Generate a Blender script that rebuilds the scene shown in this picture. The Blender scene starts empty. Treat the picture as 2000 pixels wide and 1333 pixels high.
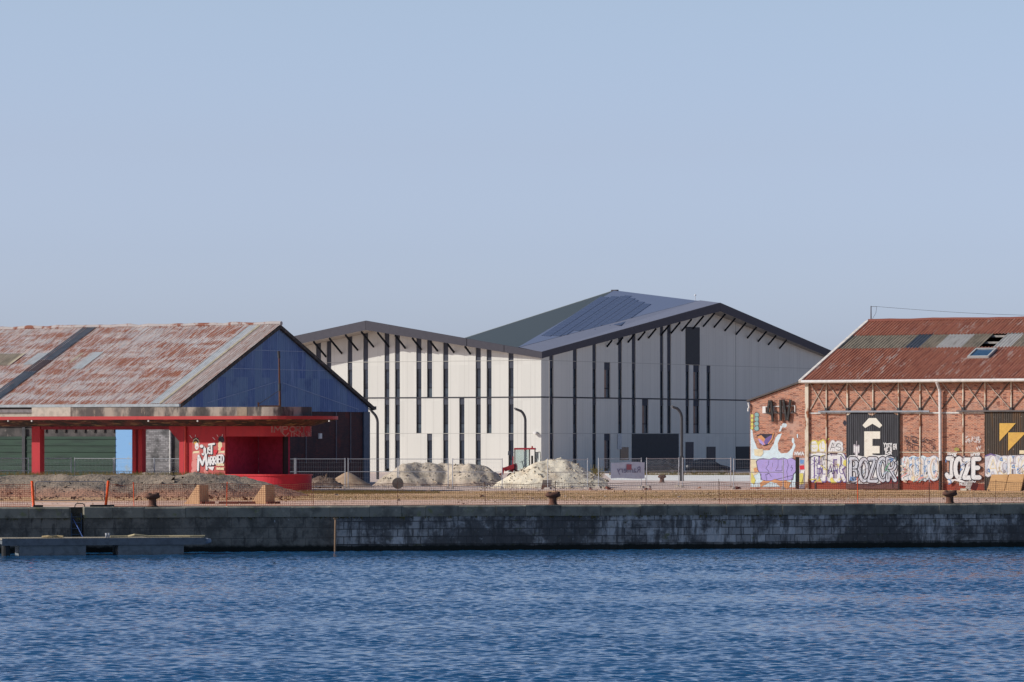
import bpy, bmesh, math, random
import numpy as np
from mathutils import Vector, noise as mnoise
R = math.radians
SC = bpy.context.scene
COL = SC.collection
random.seed(7)
rng = np.random.default_rng(5)

# ------------------------------------------------------------------ camera
F = 8000.0          # focal length in photo pixels (2000 px wide)
HY = 850.0          # horizon row
CZ = 3.73           # eye height above the quay (z = 0)
WZ = -2.35          # water level
cam_d = bpy.data.cameras.new('camera')
cam_d.sensor_width = 36.0
cam_d.lens = F / 2000.0 * 36.0
cam_d.shift_y = (HY - 666.5) / 2000.0
cam_d.clip_start = 1.0
cam_d.clip_end = 9000.0
cam = bpy.data.objects.new('camera', cam_d)
cam.location = (0, 0, CZ)
cam.rotation_euler = (R(90), 0, 0)
COL.objects.link(cam)
SC.camera = cam

# ------------------------------------------------------------------ sky, sun, exposure
SUN_EL = 30.0
sx, sy = -0.985, -0.172
sl = math.hypot(sx, sy)
S = Vector((sx / sl * math.cos(R(SUN_EL)), sy / sl * math.cos(R(SUN_EL)), math.sin(R(SUN_EL))))
w = bpy.data.worlds.new('World'); SC.world = w; w.use_nodes = True
nt = w.node_tree; nt.nodes.clear()
wo = nt.nodes.new('ShaderNodeOutputWorld'); bg = nt.nodes.new('ShaderNodeBackground')
sk = nt.nodes.new('ShaderNodeTexSky'); sk.sky_type = 'NISHITA'; sk.sun_disc = False
sk.sun_elevation = R(SUN_EL); sk.sun_rotation = math.atan2(sx, sy)
sk.altitude = 0; sk.air_density = 1.0; sk.dust_density = 1.2; sk.ozone_density = 3.0
hs = nt.nodes.new('ShaderNodeMix'); hs.data_type = 'RGBA'; hs.blend_type = 'MULTIPLY'
hs.inputs[0].default_value = 1.0
hs.inputs[7].default_value = (0.86, 0.90, 1.00, 1)
nt.links.new(sk.outputs[0], hs.inputs[6])
# bright hazy band of air low over the horizon
wt = nt.nodes.new('ShaderNodeTexCoord'); wsep = nt.nodes.new('ShaderNodeSeparateXYZ'); nt.links.new(wt.outputs['Generated'], wsep.inputs[0])
def wmix(lo, hi, c0, c1, kind='LINEAR'):
    r = nt.nodes.new('ShaderNodeMapRange'); r.interpolation_type = kind; nt.links.new(wsep.outputs[2], r.inputs[0])
    r.inputs[1].default_value = lo; r.inputs[2].default_value = hi
    m = nt.nodes.new('ShaderNodeMix'); m.data_type = 'RGBA'; nt.links.new(r.outputs[0], m.inputs[0])
    if isinstance(c0, tuple): m.inputs[6].default_value = (*c0, 1)
    else: nt.links.new(c0, m.inputs[6])
    m.inputs[7].default_value = (*c1, 1); return m.outputs[2]
h1 = wmix(0.0, 0.026, (2.25, 2.36, 3.25), (2.18, 2.25, 3.02)); h1 = wmix(0.026, 0.045, h1, (2.10, 2.05, 2.62)); h1 = wmix(0.045, 0.07, h1, (2.17, 1.95, 2.24)); h1 = wmix(0.07, 0.105, h1, (2.35, 2.02, 2.03))
h2 = wmix(0.10, 0.42, h1, (1.0, 1.0, 1.0), 'SMOOTHSTEP')
hz_ = nt.nodes.new('ShaderNodeMix'); hz_.data_type = 'RGBA'; hz_.blend_type = 'MULTIPLY'; hz_.inputs[0].default_value = 1.0
nt.links.new(hs.outputs[2], hz_.inputs[6]); nt.links.new(h2, hz_.inputs[7]); nt.links.new(hz_.outputs[2], bg.inputs[0])
nt.links.new(bg.outputs[0], wo.inputs[0])
bg.inputs[1].default_value = 0.076
sun_d = bpy.data.lights.new('sun', 'SUN'); sun_d.energy = 4.05; sun_d.angle = R(0.5); sun_d.color = (1.0, 0.965, 0.91)
sun = bpy.data.objects.new('sun', sun_d); COL.objects.link(sun)
sun.rotation_euler = (-S).to_track_quat('-Z', 'Y').to_euler()
vs = SC.view_settings
vs.view_transform = 'Standard'; vs.look = 'None'; vs.exposure = 0.0; vs.gamma = 1.0; vs.use_curve_mapping = False

# ------------------------------------------------------------------ helpers
def lin(c):
    return tuple(((v / 255 + 0.055) / 1.055) ** 2.4 if v / 255 > 0.04045 else v / 255 / 12.92 for v in c)

def mat(name, base, layers=(), rough=0.8, metal=0.0, spec=0.3, coord='Object', bump=None, alpha=None, rvar=None):
    """layers: dicts col, s, st, lo, hi, d, kind('noise','brick','axis','cell'), a (amount)"""
    m = bpy.data.materials.new(name); m.use_nodes = True
    t = m.node_tree; n = t.nodes; L = t.links
    p = n['Principled BSDF']
    p.inputs['Roughness'].default_value = rough; p.inputs['Metallic'].default_value = metal
    p.inputs['Specular IOR Level'].default_value = spec
    tc = n.new('ShaderNodeTexCoord')
    vec = tc.outputs[coord]
    def mapped(st, off=(0, 0, 0), rot=0.0):
        mp = n.new('ShaderNodeMapping'); L.new(vec, mp.inputs[0])
        mp.inputs['Scale'].default_value = st; mp.inputs['Location'].default_value = off
        mp.inputs['Rotation'].default_value = (0, 0, rot)
        return mp.outputs[0]
    def ramp(sock, lo, hi, a=1.0):
        r = n.new('ShaderNodeMapRange'); r.interpolation_type = 'SMOOTHSTEP' if hi > lo and (hi - lo) > 1e-4 else 'LINEAR'
        L.new(sock, r.inputs[0]); r.inputs[1].default_value = lo; r.inputs[2].default_value = hi
        r.inputs[3].default_value = 0.0; r.inputs[4].default_value = a
        return r.outputs[0]
    cur = None; fac_bump = []
    rgb = n.new('ShaderNodeRGB'); rgb.outputs[0].default_value = (*base, 1); cur = rgb.outputs[0]
    for i, l in enumerate(layers):
        k = l.get('kind', 'noise'); a = l.get('a', 1.0)
        v = mapped(l.get('st', (1, 1, 1)), (i * 3.7, i * 1.3, i * 0.7) if k == 'noise' else l.get('off', (0, 0, 0)), l.get('rot', 0.0))
        if k == 'noise':
            x = n.new('ShaderNodeTexNoise'); x.inputs['Scale'].default_value = l['s']
            x.inputs['Detail'].default_value = l.get('d', 4); x.inputs['Roughness'].default_value = l.get('r', 0.6)
            L.new(v, x.inputs[0]); f = ramp(x.outputs[0], l['lo'], l['hi'], a)
        elif k == 'axis':
            s = n.new('ShaderNodeSeparateXYZ'); L.new(v, s.inputs[0]); so = s.outputs[l['ax']]
            if l.get('wob'):
                x = n.new('ShaderNodeTexNoise'); x.inputs['Scale'].default_value = l.get('ws', 1.0); x.inputs['Detail'].default_value = 5
                L.new(v, x.inputs[0])
                ad = n.new('ShaderNodeMath'); ad.operation = 'MULTIPLY_ADD'; L.new(x.outputs[0], ad.inputs[0])
                ad.inputs[1].default_value = l['wob']; L.new(so, ad.inputs[2]); so = ad.outputs[0]
            f = ramp(so, l['lo'], l['hi'], a)
            if l.get('lo2') is not None:
                f2 = ramp(so, l['lo2'], l['hi2'], 1.0)
                mm = n.new('ShaderNodeMath'); mm.operation = 'MULTIPLY'; L.new(f, mm.inputs[0]); L.new(f2, mm.inputs[1]); f = mm.outputs[0]
        elif k == 'cell':
            fl = n.new('ShaderNodeVectorMath'); fl.operation = 'FLOOR'; L.new(v, fl.inputs[0])
            x = n.new('ShaderNodeTexWhiteNoise'); x.noise_dimensions = '3D'; L.new(fl.outputs[0], x.inputs[0])
            f = ramp(x.outputs[0], l['lo'], l['hi'], a)
        elif k == 'brick':
            x = n.new('ShaderNodeTexBrick'); L.new(v, x.inputs[0])
            x.inputs['Scale'].default_value = 1.0
            x.inputs['Mortar Size'].default_value = l.get('mortar', 0.012); x.inputs['Mortar Smooth'].default_value = 0.1
            x.inputs['Brick Width'].default_value = l['bw']; x.inputs['Row Height'].default_value = l['bh']
            x.inputs['Bias'].default_value = 0.0
            if l.get('cols'):
                x.inputs['Color1'].default_value = (*l['cols'][0], 1); x.inputs['Color2'].default_value = (*l['cols'][1], 1)
                x.inputs['Mortar'].default_value = (*l['col'], 1)
                cur = x.outputs[0]; fac_bump.append(x.outputs[1]); continue
            mu = n.new('ShaderNodeMath'); mu.operation = 'MULTIPLY'; L.new(x.outputs[1], mu.inputs[0]); mu.inputs[1].default_value = a
            f = mu.outputs[0]; fac_bump.append(x.outputs[1])
        if l.get('mask') is not None:      # restrict by a second noise
            ms, mlo, mhi = l['mask']
            x = n.new('ShaderNodeTexNoise'); x.inputs['Scale'].default_value = ms; x.inputs['Detail'].default_value = 3
            L.new(mapped(l.get('mst', (1, 1, 1)), (5.1, 2.2, 0)), x.inputs[0]); f2 = ramp(x.outputs[0], mlo, mhi, 1.0)
            mm = n.new('ShaderNodeMath'); mm.operation = 'MULTIPLY'; L.new(f, mm.inputs[0]); L.new(f2, mm.inputs[1]); f = mm.outputs[0]
        mx = n.new('ShaderNodeMix'); mx.data_type = 'RGBA'
        if l.get('mul'): mx.blend_type = 'MULTIPLY'
        L.new(f, mx.inputs[0]); L.new(cur, mx.inputs[6])
        mx.inputs[7].default_value = (*l['col'], 1)
        cur = mx.outputs[2]
    L.new(cur, p.inputs['Base Color'])
    if rvar:
        x = n.new('ShaderNodeTexNoise'); x.inputs['Scale'].default_value = rvar[0]; L.new(vec, x.inputs[0])
        L.new(ramp(x.outputs[0], 0.3, 0.7, 1.0), p.inputs['Roughness'])
    if bump:
        b = n.new('ShaderNodeBump'); b.inputs['Strength'].default_value = bump[1]; b.inputs['Distance'].default_value = bump[2] if len(bump) > 2 else 0.05
        x = n.new('ShaderNodeTexNoise'); x.inputs['Scale'].default_value = bump[0]; x.inputs['Detail'].default_value = 6
        L.new(vec, x.inputs[0]); h = x.outputs[0]
        if fac_bump:
            sb = n.new('ShaderNodeMath'); sb.operation = 'MULTIPLY_ADD'; L.new(fac_bump[0], sb.inputs[0]); sb.inputs[1].default_value = -0.8
            L.new(h, sb.inputs[2]); h = sb.outputs[0]
        L.new(h, b.inputs['Height']); L.new(b.outputs[0], p.inputs['Normal'])
    return m

class MB:
    """collects faces and links them as one mesh object"""
    def __init__(s): s.v = []; s.f = []; s.m = []; s.uv = []
    def face(s, pts, mi=0, uv=None):
        i = len(s.v); s.v += [tuple(p) for p in pts]; s.f.append(tuple(range(i, i + len(pts)))); s.m.append(mi)
        s.uv += list(uv) if uv else [(p[0] + p[1], p[2]) for p in pts]
    def hexa(s, b, t, mi=0):
        n = len(b)
        s.face(list(reversed(b)), mi); s.face(t, mi)
        for i in range(n):
            j = (i + 1) % n; s.face([b[i], b[j], t[j], t[i]], mi)
    def box(s, x0, x1, y0, y1, z0, z1, mi=0):
        b = [(x0, y0, z0), (x1, y0, z0), (x1, y1, z0), (x0, y1, z0)]
        s.hexa(b, [(p[0], p[1], z1) for p in b], mi)
    def bar(s, p, q, w, h=None, mi=0):
        p, q = Vector(p), Vector(q); h = h or w; d = (q - p).normalized()
        up = Vector((0, 0, 1)) if abs(d.z) < 0.95 else Vector((0, 1, 0))
        a = d.cross(up).normalized() * (w / 2); b = a.cross(d).normalized() * (h / 2)
        s.hexa([p - a - b, p + a - b, p + a + b, p - a + b], [q - a - b, q + a - b, q + a + b, q - a + b], mi)
    def tube(s, pts, r, seg=8, mi=0, cap=True):
        pts = [Vector(p) for p in pts]; rs = r if isinstance(r, (list, tuple)) else [r] * len(pts); rings = []
        ref = Vector((0.13, 0.97, 0.2))
        for i, p in enumerate(pts):
            d = (pts[min(i + 1, len(pts) - 1)] - pts[max(i - 1, 0)]).normalized()
            a = d.cross(ref)
            if a.length < 0.05: a = d.cross(Vector((1, 0, 0)))
            a.normalize(); b = d.cross(a)
            i0 = len(s.v)
            for k in range(seg):
                t = 2 * math.pi * k / seg; s.v.append(tuple(p + (a * math.cos(t) + b * math.sin(t)) * rs[i]))
            rings.append(i0)
        def add(idx):
            s.f.append(tuple(idx)); s.m.append(mi); s.uv += [(0, 0)] * len(idx)
        for i in range(len(rings) - 1):
            for k in range(seg):
                k2 = (k + 1) % seg; add((rings[i] + k, rings[i + 1] + k, rings[i + 1] + k2, rings[i] + k2))
        if cap:
            add([rings[0] + k for k in range(seg)]); add([rings[-1] + k for k in reversed(range(seg))])
    def lathe(s, prof, c=(0, 0, 0), seg=16, mi=0, scale=(1, 1), tilt=None):
        rings = []
        for (r, z) in prof:
            i0 = len(s.v)
            for k in range(seg):
                t = 2 * math.pi * k / seg
                s.v.append((c[0] + r * math.cos(t) * scale[0], c[1] + r * math.sin(t) * scale[1], c[2] + z + (tilt or 0) * r * math.cos(t)))
            rings.append(i0)
        for i in range(len(rings) - 1):
            for k in range(seg):
                k2 = (k + 1) % seg; s.f.append((rings[i] + k, rings[i] + k2, rings[i + 1] + k2, rings[i + 1] + k)); s.m.append(mi); s.uv += [(0, 0)] * 4
        s.f.append(tuple(rings[0] + k for k in reversed(range(seg)))); s.m.append(mi); s.uv += [(0, 0)] * seg
        s.f.append(tuple(rings[-1] + k for k in range(seg))); s.m.append(mi); s.uv += [(0, 0)] * seg
    def build(s, name, mats, parent=None, smooth=False):
        me = bpy.data.meshes.new(name); me.from_pydata(s.v, [], s.f)
        mats = mats if isinstance(mats, (list, tuple)) else [mats]
        for m in mats: me.materials.append(m)
        if len(mats) > 1: me.polygons.foreach_set('material_index', s.m)
        ul = me.uv_layers.new(name='UVMap'); ul.data.foreach_set('uv', np.array(s.uv, dtype=np.float32).ravel())
        if smooth: me.polygons.foreach_set('use_smooth', [True] * len(me.polygons))
        me.update()
        o = bpy.data.objects.new(name, me); COL.objects.link(o)
        if parent: o.parent = parent
        return o

def tag(o, label=None, cat=None, group=None, kind=None):
    if label: o['label'] = label
    if cat: o['category'] = cat
    if group: o['group'] = group
    if kind: o['kind'] = kind
    return o
def thing(name, loc, rz=0.0, label=None, cat=None, group=None):
    o = bpy.data.objects.new(name, None); COL.objects.link(o)
    o.empty_display_size = 0.2; o.location = loc; o.rotation_euler = (0, 0, rz)
    return tag(o, label, cat, group)
def copy_tree(o, parent=None):
    c = o.copy(); COL.objects.link(c); c.parent = parent
    for ch in [x for x in bpy.data.objects if x.parent == o]: copy_tree(ch, c)
    return c

class Frame:
    """a building's own axes: x along the long wall, y inland, z up"""
    def __init__(s, ox, oy, ang):
        s.o = (ox, oy); s.a = ang; s.u = (math.cos(ang), math.sin(ang)); s.w = (-math.sin(ang), math.cos(ang))
    def local_ray(s, px, py):
        ax, ay, az = (px - 1000) / F, 1.0, -(py - HY) / F
        o = Vector((-s.o[0] * s.u[0] - s.o[1] * s.u[1], -s.o[0] * s.w[0] - s.o[1] * s.w[1], CZ))
        d = Vector((ax * s.u[0] + ay * s.u[1], ax * s.w[0] + ay * s.w[1], az)); return o, d
    def hit(s, px, py, p0, n):
        o, d = s.local_ray(px, py); n = Vector(n); t = (Vector(p0) - o).dot(n) / d.dot(n); return o + d * t
    def fy(s, px, py, y): return s.hit(px, py, (0, y, 0), (0, 1, 0))     # plane y = const
    def fx(s, px, py, x): return s.hit(px, py, (x, 0, 0), (1, 0, 0))     # plane x = const
    def empty(s, name, label, cat): return thing(name, (s.o[0], s.o[1], 0), s.a, label, cat)

def at(px, D, z=0.0):                     # world point straight ahead at distance D on column px
    return Vector(((px - 1000) / F * D, D, z))
def zat(py, D): return CZ - (py - HY) / F * D

def corrugated(mb, p0, a, l, n, W, L, period, amp, mi=0, uv0=(0, 0), top=None, bot=None, seg=6):
    """sheet with real waves: across a (width W), along l (length L or top(x)), waves along n"""
    p0, a, l, n = Vector(p0), Vector(a), Vector(l), Vector(n)
    N = max(2, int(W / period * seg)); xs = [W * i / N for i in range(N + 1)]
    base = len(mb.v)
    for x in xs:
        d = n * (amp * math.sin(2 * math.pi * x / period))
        b0 = bot(x) if bot else 0.0; t0 = top(x) if top else L
        mb.v.append(tuple(p0 + a * x + l * b0 + d)); mb.v.append(tuple(p0 + a * x + l * t0 + d))
    for i in range(N):
        q = base + 2 * i
        mb.f.append((q, q + 2, q + 3, q + 1)); mb.m.append(mi)
        b0, b1 = (bot(xs[i]), bot(xs[i + 1])) if bot else (0, 0); t0, t1 = (top(xs[i]), top(xs[i + 1])) if top else (L, L)
        mb.uv += [(uv0[0] + xs[i], uv0[1] + b0), (uv0[0] + xs[i + 1], uv0[1] + b1), (uv0[0] + xs[i + 1], uv0[1] + t1), (uv0[0] + xs[i], uv0[1] + t0)]

def plain(name, c, rough=0.6, metal=0.0, spec=0.3, var=0.25, s=3.0):
    dk = tuple(v * (1 - var) for v in c)
    return mat(name, c, [dict(col=dk, s=s, lo=0.4, hi=0.7, d=5)], rough, metal, spec)

# ---- painted letters: strokes on a wall
def arc(cx, cy, rx, ry, a0, a1, n=10):
    return [(cx + rx * math.cos(R(a0 + (a1 - a0) * i / n)), cy + ry * math.sin(R(a0 + (a1 - a0) * i / n))) for i in range(n + 1)]
G = {
 'A': [[(0, 0), (.33, 1), (.66, 0)], [(.14, .36), (.52, .36)]],
 'B': [[(.02, 0), (.02, 1), (.3, 1)] + arc(.3, .77, .27, .23, 90, -90, 6) + [(.05, .54)], [(.3, .53)] + arc(.32, .27, .3, .27, 90, -90, 6) + [(.05, 0)]],
 'C': [arc(.36, .5, .34, .5, 50, 310)], 'D': [[(.02, 0), (.02, 1)] + arc(.22, .5, .42, .5, 90, -90) + [(.05, 0)]],
 'E': [[(.55, 1), (.02, 1), (.02, 0), (.57, 0)], [(.02, .52), (.45, .52)]], 'F': [[(.55, 1), (.02, 1), (.02, 0)], [(.02, .52), (.45, .52)]],
 'H': [[(0, 0), (0, 1)], [(.58, 0), (.58, 1)], [(0, .5), (.58, .5)]], 'I': [[(.1, 0), (.1, 1)]],
 'J': [[(.12, 1), (.5, 1), (.46, .2)] + arc(.24, .22, .22, .22, 0, -160, 6)], 'K': [[(0, 0), (0, 1)], [(.55, 1), (.04, .48), (.58, 0)]],
 'L': [[(0, 1), (0, 0), (.5, 0)]], 'M': [[(0, 0), (.06, 1), (.38, .35), (.7, 1), (.76, 0)]], 'N': [[(0, 0), (0, 1), (.56, 0), (.56, 1)]],
 'O': [arc(.34, .5, .34, .5, 90, 450, 14)], 'P': [[(0, 0), (0, 1), (.28, 1)] + arc(.28, .74, .28, .26, 90, -90, 6) + [(.03, .48)]],
 'R': [[(0, 0), (0, 1), (.28, 1)] + arc(.28, .75, .28, .25, 90, -90, 6) + [(.06, .5), (.58, 0)]],
 'S': [arc(.3, .74, .28, .26, 30, 270, 8) + arc(.3, .25, .28, .25, 90, -150, 8)], 'T': [[(0, 1), (.62, 1)], [(.31, 1), (.31, 0)]],
 'U': [[(0, 1), (0, .3)] + arc(.29, .3, .29, .3, 180, 360, 8) + [(.58, 1)]], 'V': [[(0, 1), (.3, 0), (.6, 1)]],
 'W': [[(0, 1), (.2, 0), (.4, .7), (.6, 0), (.8, 1)]], 'X': [[(0, 0), (.6, 1)], [(0, 1), (.6, 0)]], 'Y': [[(0, 1), (.3, .5), (.6, 1)], [(.3, .5), (.3, 0)]],
 'Z': [[(.02, 1), (.56, 1), (0, 0), (.6, 0)]], '4': [[(.5, 0), (.5, 1), (.02, .34), (.66, .34)]], '.': [[(.04, 0), (.06, .04)]], '-': [[(0, .5), (.35, .5)]],
 ' ': [], 'a': [arc(.3, .32, .28, .32, 60, 360, 10) + [(.58, .62), (.58, 0)]],
}
GW = {'I': .2, 'M': .76, 'W': .8, '.': .15, ' ': .3, '-': .35}
class Paint:
    """flat paint on a surface; fn(a, b, d) maps the wall's own (across, up, off) to a point"""
    def __init__(s, fn): s.fn = fn; s.mb = MB(); s.d = 0.004; s.mats = []
    def mi(s, m):
        if m not in s.mats: s.mats.append(m)
        return s.mats.index(m)
    def step(s): s.d += 0.0006
    def fill(s, pts, m):
        s.step(); i = s.mi(m)
        bmx = bmesh.new(); vs_ = [bmx.verts.new((p[0], p[1], 0)) for p in pts]
        bmx.faces.new(vs_); bmesh.ops.triangulate(bmx, faces=bmx.faces[:])
        for f in bmx.faces: s.mb.face([s.fn(v.co.x, v.co.y, s.d) for v in f.verts], i, [(v.co.x, v.co.y) for v in f.verts])
        bmx.free()
    def blob(s, cx, cy, rx, ry, m, n=16, wob=0.0, seed=0):
        r_ = random.Random(seed)
        s.fill([(cx + rx * math.cos(2 * math.pi * k / n) * (1 + r_.uniform(-wob, wob)), cy + ry * math.sin(2 * math.pi * k / n) * (1 + r_.uniform(-wob, wob))) for k in range(n)], m)
    def stroke(s, pts, wd, m, cap=True):
        s.step(); i = s.mi(m); P = [Vector(p) for p in pts]; Q = [P[0]]
        for p in P[1:]:
            if (p - Q[-1]).length > 1e-4: Q.append(p)
        P = Q
        if len(P) < 2: return
        h = wd / 2; n = len(P); d = s.d
        for k in range(n - 1):
            t = (P[k + 1] - P[k]).normalized(); nn = Vector((-t.y, t.x)) * h; dd = d + k * 0.00003
            q = [P[k] - nn, P[k + 1] - nn, P[k + 1] + nn, P[k] + nn]
            s.mb.face([s.fn(a.x, a.y, dd) for a in q], i, [(a.x, a.y) for a in q])
        if cap:
            for k in range(n):
                dd = d + 0.0003 + k * 0.00003; c = P[k]
                q = [c + Vector((math.cos(2 * math.pi * j / 8), math.sin(2 * math.pi * j / 8))) * h for j in range(8)]
                s.mb.face([s.fn(a.x, a.y, dd) for a in q], i, [(a.x, a.y) for a in q])
    def letters(s, txt, x0, y0, x1, y1, layers, jit=0.0, seed=1, slant=0.0, rise=0.0, whole=False):
        """layers: (width, material, dx, dy)"""
        r_ = random.Random(seed); tot = sum(GW.get(c, .62) for c in txt) + .16 * (len(txt) - 1)
        k = (x1 - x0) / tot; H = y1 - y0; glyphs = []; x = 0
        for c in txt:
            sy_ = 1 + r_.uniform(-jit, jit); oy = r_.uniform(-jit, jit) * .3
            glyphs.append([])
            for st in G.get(c, G.get(c.upper(), [])):
                glyphs[-1].append([(x0 + (x + p[0]) * k + slant * p[1] * H, y0 + (p[1] * sy_ + oy + rise * (x + p[0]) / tot) * H) for p in st])
            x += GW.get(c, .62) + .16
        if whole: glyphs = [[g for gl in glyphs for g in gl]]
        for gl in glyphs:
            for (wd, m, dx, dy) in layers:
                for g in gl: s.stroke([(p[0] + dx, p[1] + dy) for p in g], wd, m)
                s.d += 0.0008
    def build(s, name, parent):
        return s.mb.build(name, s.mats, parent)

# ------------------------------------------------------------------ materials
RUST_ROOF = mat('rust_galvanised_sheet', (0.64, 0.60, 0.57), [
    dict(kind='cell', col=(0.50, 0.465, 0.45), st=(1.15, 0.45, 1), lo=0.2, hi=0.9, a=0.6),
    dict(col=(0.70, 0.53, 0.44), s=1.0, st=(7, 0.6, 1), lo=0.46, hi=0.6, d=4, a=0.85),
    dict(col=(0.42, 0.155, 0.085), s=1.0, st=(8, 0.45, 1), lo=0.45, hi=0.53, d=6, r=0.75, a=0.95, mask=(0.6, 0.42, 0.56), mst=(0.3, 1.6, 1)),
    dict(col=(0.30, 0.10, 0.055), s=1.0, st=(13, 0.7, 1), lo=0.51, hi=0.57, d=6, r=0.75, a=0.85),
    dict(col=(0.76, 0.71, 0.66), s=1.0, st=(9, 0.6, 1), lo=0.57, hi=0.64, d=5, r=0.7, a=0.8),
    dict(kind='brick', col=(0.30, 0.18, 0.14), bw=0.9, bh=2.15, mortar=0.035, a=0.5)], rough=0.75, coord='UV')
RED_ROOF = mat('red_rust_sheet', (0.36, 0.135, 0.082), [
    dict(col=(0.25, 0.085, 0.055), s=1.0, st=(4, 0.5, 1), lo=0.42, hi=0.66, d=5),
    dict(col=(0.38, 0.14, 0.09), s=0.5, lo=0.5, hi=0.7, d=5, a=0.8),
    dict(col=(0.48, 0.36, 0.30), s=1.0, st=(2.4, 0.55, 1), lo=0.55, hi=0.63, d=7, r=0.72, a=0.85, mask=(0.35, 0.40, 0.55)),
    dict(col=(0.42, 0.25, 0.19), s=1.0, st=(8, 1.2, 1), lo=0.60, hi=0.72, d=5, a=0.8),
    dict(kind='brick', col=(0.10, 0.035, 0.03), bw=1.0, bh=2.4, mortar=0.03, a=0.35)], rough=0.8, coord='UV')
OLIVE_SHEET = mat('olive_fibre_sheet', (0.27, 0.225, 0.165), [
    dict(col=(0.17, 0.145, 0.11), s=1, st=(3, 0.8, 1), lo=0.4, hi=0.68, d=6), dict(col=(0.36, 0.31, 0.24), s=2.5, lo=0.58, hi=0.75, d=6)], rough=0.9, coord='UV')
PALE_SHEET = mat('pale_fibre_sheet', (0.45, 0.43, 0.40), [dict(col=(0.30, 0.28, 0.25), s=1, st=(3, 0.8, 1), lo=0.45, hi=0.75, d=6)], rough=0.8, coord='UV')
SLATE_SHEET = mat('slate_blue_sheet', (0.085, 0.095, 0.115), [dict(col=(0.05, 0.065, 0.085), s=1.5, lo=0.4, hi=0.65, d=6)], rough=0.6, coord='UV')
SKYLIGHT = mat('fogged_rooflight', (0.47, 0.49, 0.49), [dict(col=(0.38, 0.40, 0.40), s=2, lo=0.4, hi=0.7)], rough=0.4, coord='UV')
CREAM_STRIP = plain('cream_strip', (0.55, 0.47, 0.33), 0.8)
BLUE_CLAD = mat('blue_cladding', (0.15, 0.24, 0.395), [
    dict(kind='cell', col=(0.075, 0.135, 0.35), st=(1.05, 0.25, 1), lo=0.2, hi=1.0, a=0.8),
    dict(col=(0.22, 0.31, 0.52), s=1, st=(3.5, 0.25, 1), lo=0.52, hi=0.7, d=5, a=0.7),
    dict(col=(0.065, 0.11, 0.27), s=0.6, lo=0.5, hi=0.75, d=5, a=0.8)], rough=0.6, coord='UV')
GREEN_DOOR = mat('dark_green_sheet', (0.022, 0.055, 0.034), [dict(col=(0.014, 0.034, 0.024), s=1, st=(0.4, 4, 1), lo=0.4, hi=0.7, d=5)], rough=0.6, coord='UV')
LIGHT_BLUE = mat('light_blue_sheet', (0.20, 0.40, 0.66), [dict(col=(0.30, 0.36, 0.36), s=1.2, lo=0.55, hi=0.75, d=5, a=0.7)], rough=0.6)
GREY_BLOCK = mat('sooty_grey_brick', (0.2, 0.19, 0.19), [
    dict(kind='brick', col=(0.10, 0.095, 0.095), bw=0.42, bh=0.13, mortar=0.014, cols=((0.30, 0.29, 0.29), (0.16, 0.155, 0.155))),
    dict(col=(0.05, 0.05, 0.05), s=0.9, lo=0.48, hi=0.68, d=6, a=0.9), dict(col=(0.5, 0.49, 0.48), s=2.2, lo=0.58, hi=0.72, d=6, a=0.7)], coord='UV')
DARK_BRICK = mat('dark_red_brick', (0.1, 0.04, 0.04), [
    dict(kind='brick', col=(0.055, 0.04, 0.042), bw=0.23, bh=0.085, mortar=0.012, cols=((0.10, 0.032, 0.030), (0.055, 0.024, 0.028))),
    dict(col=(0.03, 0.022, 0.028), s=0.7, lo=0.45, hi=0.7, d=6, a=0.75),
    dict(col=(0.16, 0.035, 0.028), s=0.9, lo=0.60, hi=0.72, d=4, a=0.6)], coord='UV', bump=(9, 0.4, 0.02))
RED_BRICK = mat('red_brick', (0.35, 0.12, 0.08), [
    dict(kind='brick', col=(0.48, 0.36, 0.28), bw=0.235, bh=0.086, mortar=0.012, cols=((0.44, 0.165, 0.088), (0.27, 0.09, 0.054))),
    dict(kind='cell', col=(0.54, 0.24, 0.15), st=(4.2, 11.6, 1), lo=0.72, hi=0.78, a=0.6),
    dict(kind='cell', col=(0.13, 0.045, 0.035), st=(4.25, 11.6, 1), off=(0.3, 3, 0), lo=0.86, hi=0.9, a=0.7),
    dict(col=(0.52, 0.36, 0.29), s=0.8, lo=0.52, hi=0.78, d=7, a=0.6), dict(col=(0.20, 0.085, 0.065), s=0.6, lo=0.58, hi=0.75, d=7, a=0.55)],
    coord='UV', bump=(9, 0.35, 0.02))
BASE_RED = mat('red_painted_base', (0.30, 0.055, 0.03), [dict(col=(0.2, 0.05, 0.035), s=2, lo=0.4, hi=0.7, d=6)], coord='UV')
RUST_WHITE = mat('flaking_white_steel', (0.62, 0.55, 0.44), [
    dict(col=(0.25, 0.09, 0.04), s=1.1, st=(3, 3, 1), lo=0.52, hi=0.62, d=6), dict(col=(0.42, 0.30, 0.18), s=2.0, st=(2, 2, 0.6), lo=0.5, hi=0.7, d=5, a=0.7)], rough=0.7)
WHITE_PAINT = plain('white_paint', (0.74, 0.72, 0.68), 0.6, var=0.12)
DIRTY_WHITE = plain('dirty_white', (0.62, 0.60, 0.56), 0.7, var=0.35)
STEEL_DARK = plain('dark_steel', (0.05, 0.05, 0.055), 0.6)
RUSTY = mat('rusty_iron', (0.13, 0.055, 0.035), [dict(col=(0.07, 0.04, 0.03), s=3, lo=0.4, hi=0.65, d=6), dict(col=(0.24, 0.11, 0.065), s=6, lo=0.52, hi=0.75, d=6, a=0.8)], rough=0.85, bump=(14, 0.4, 0.02))
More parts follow.
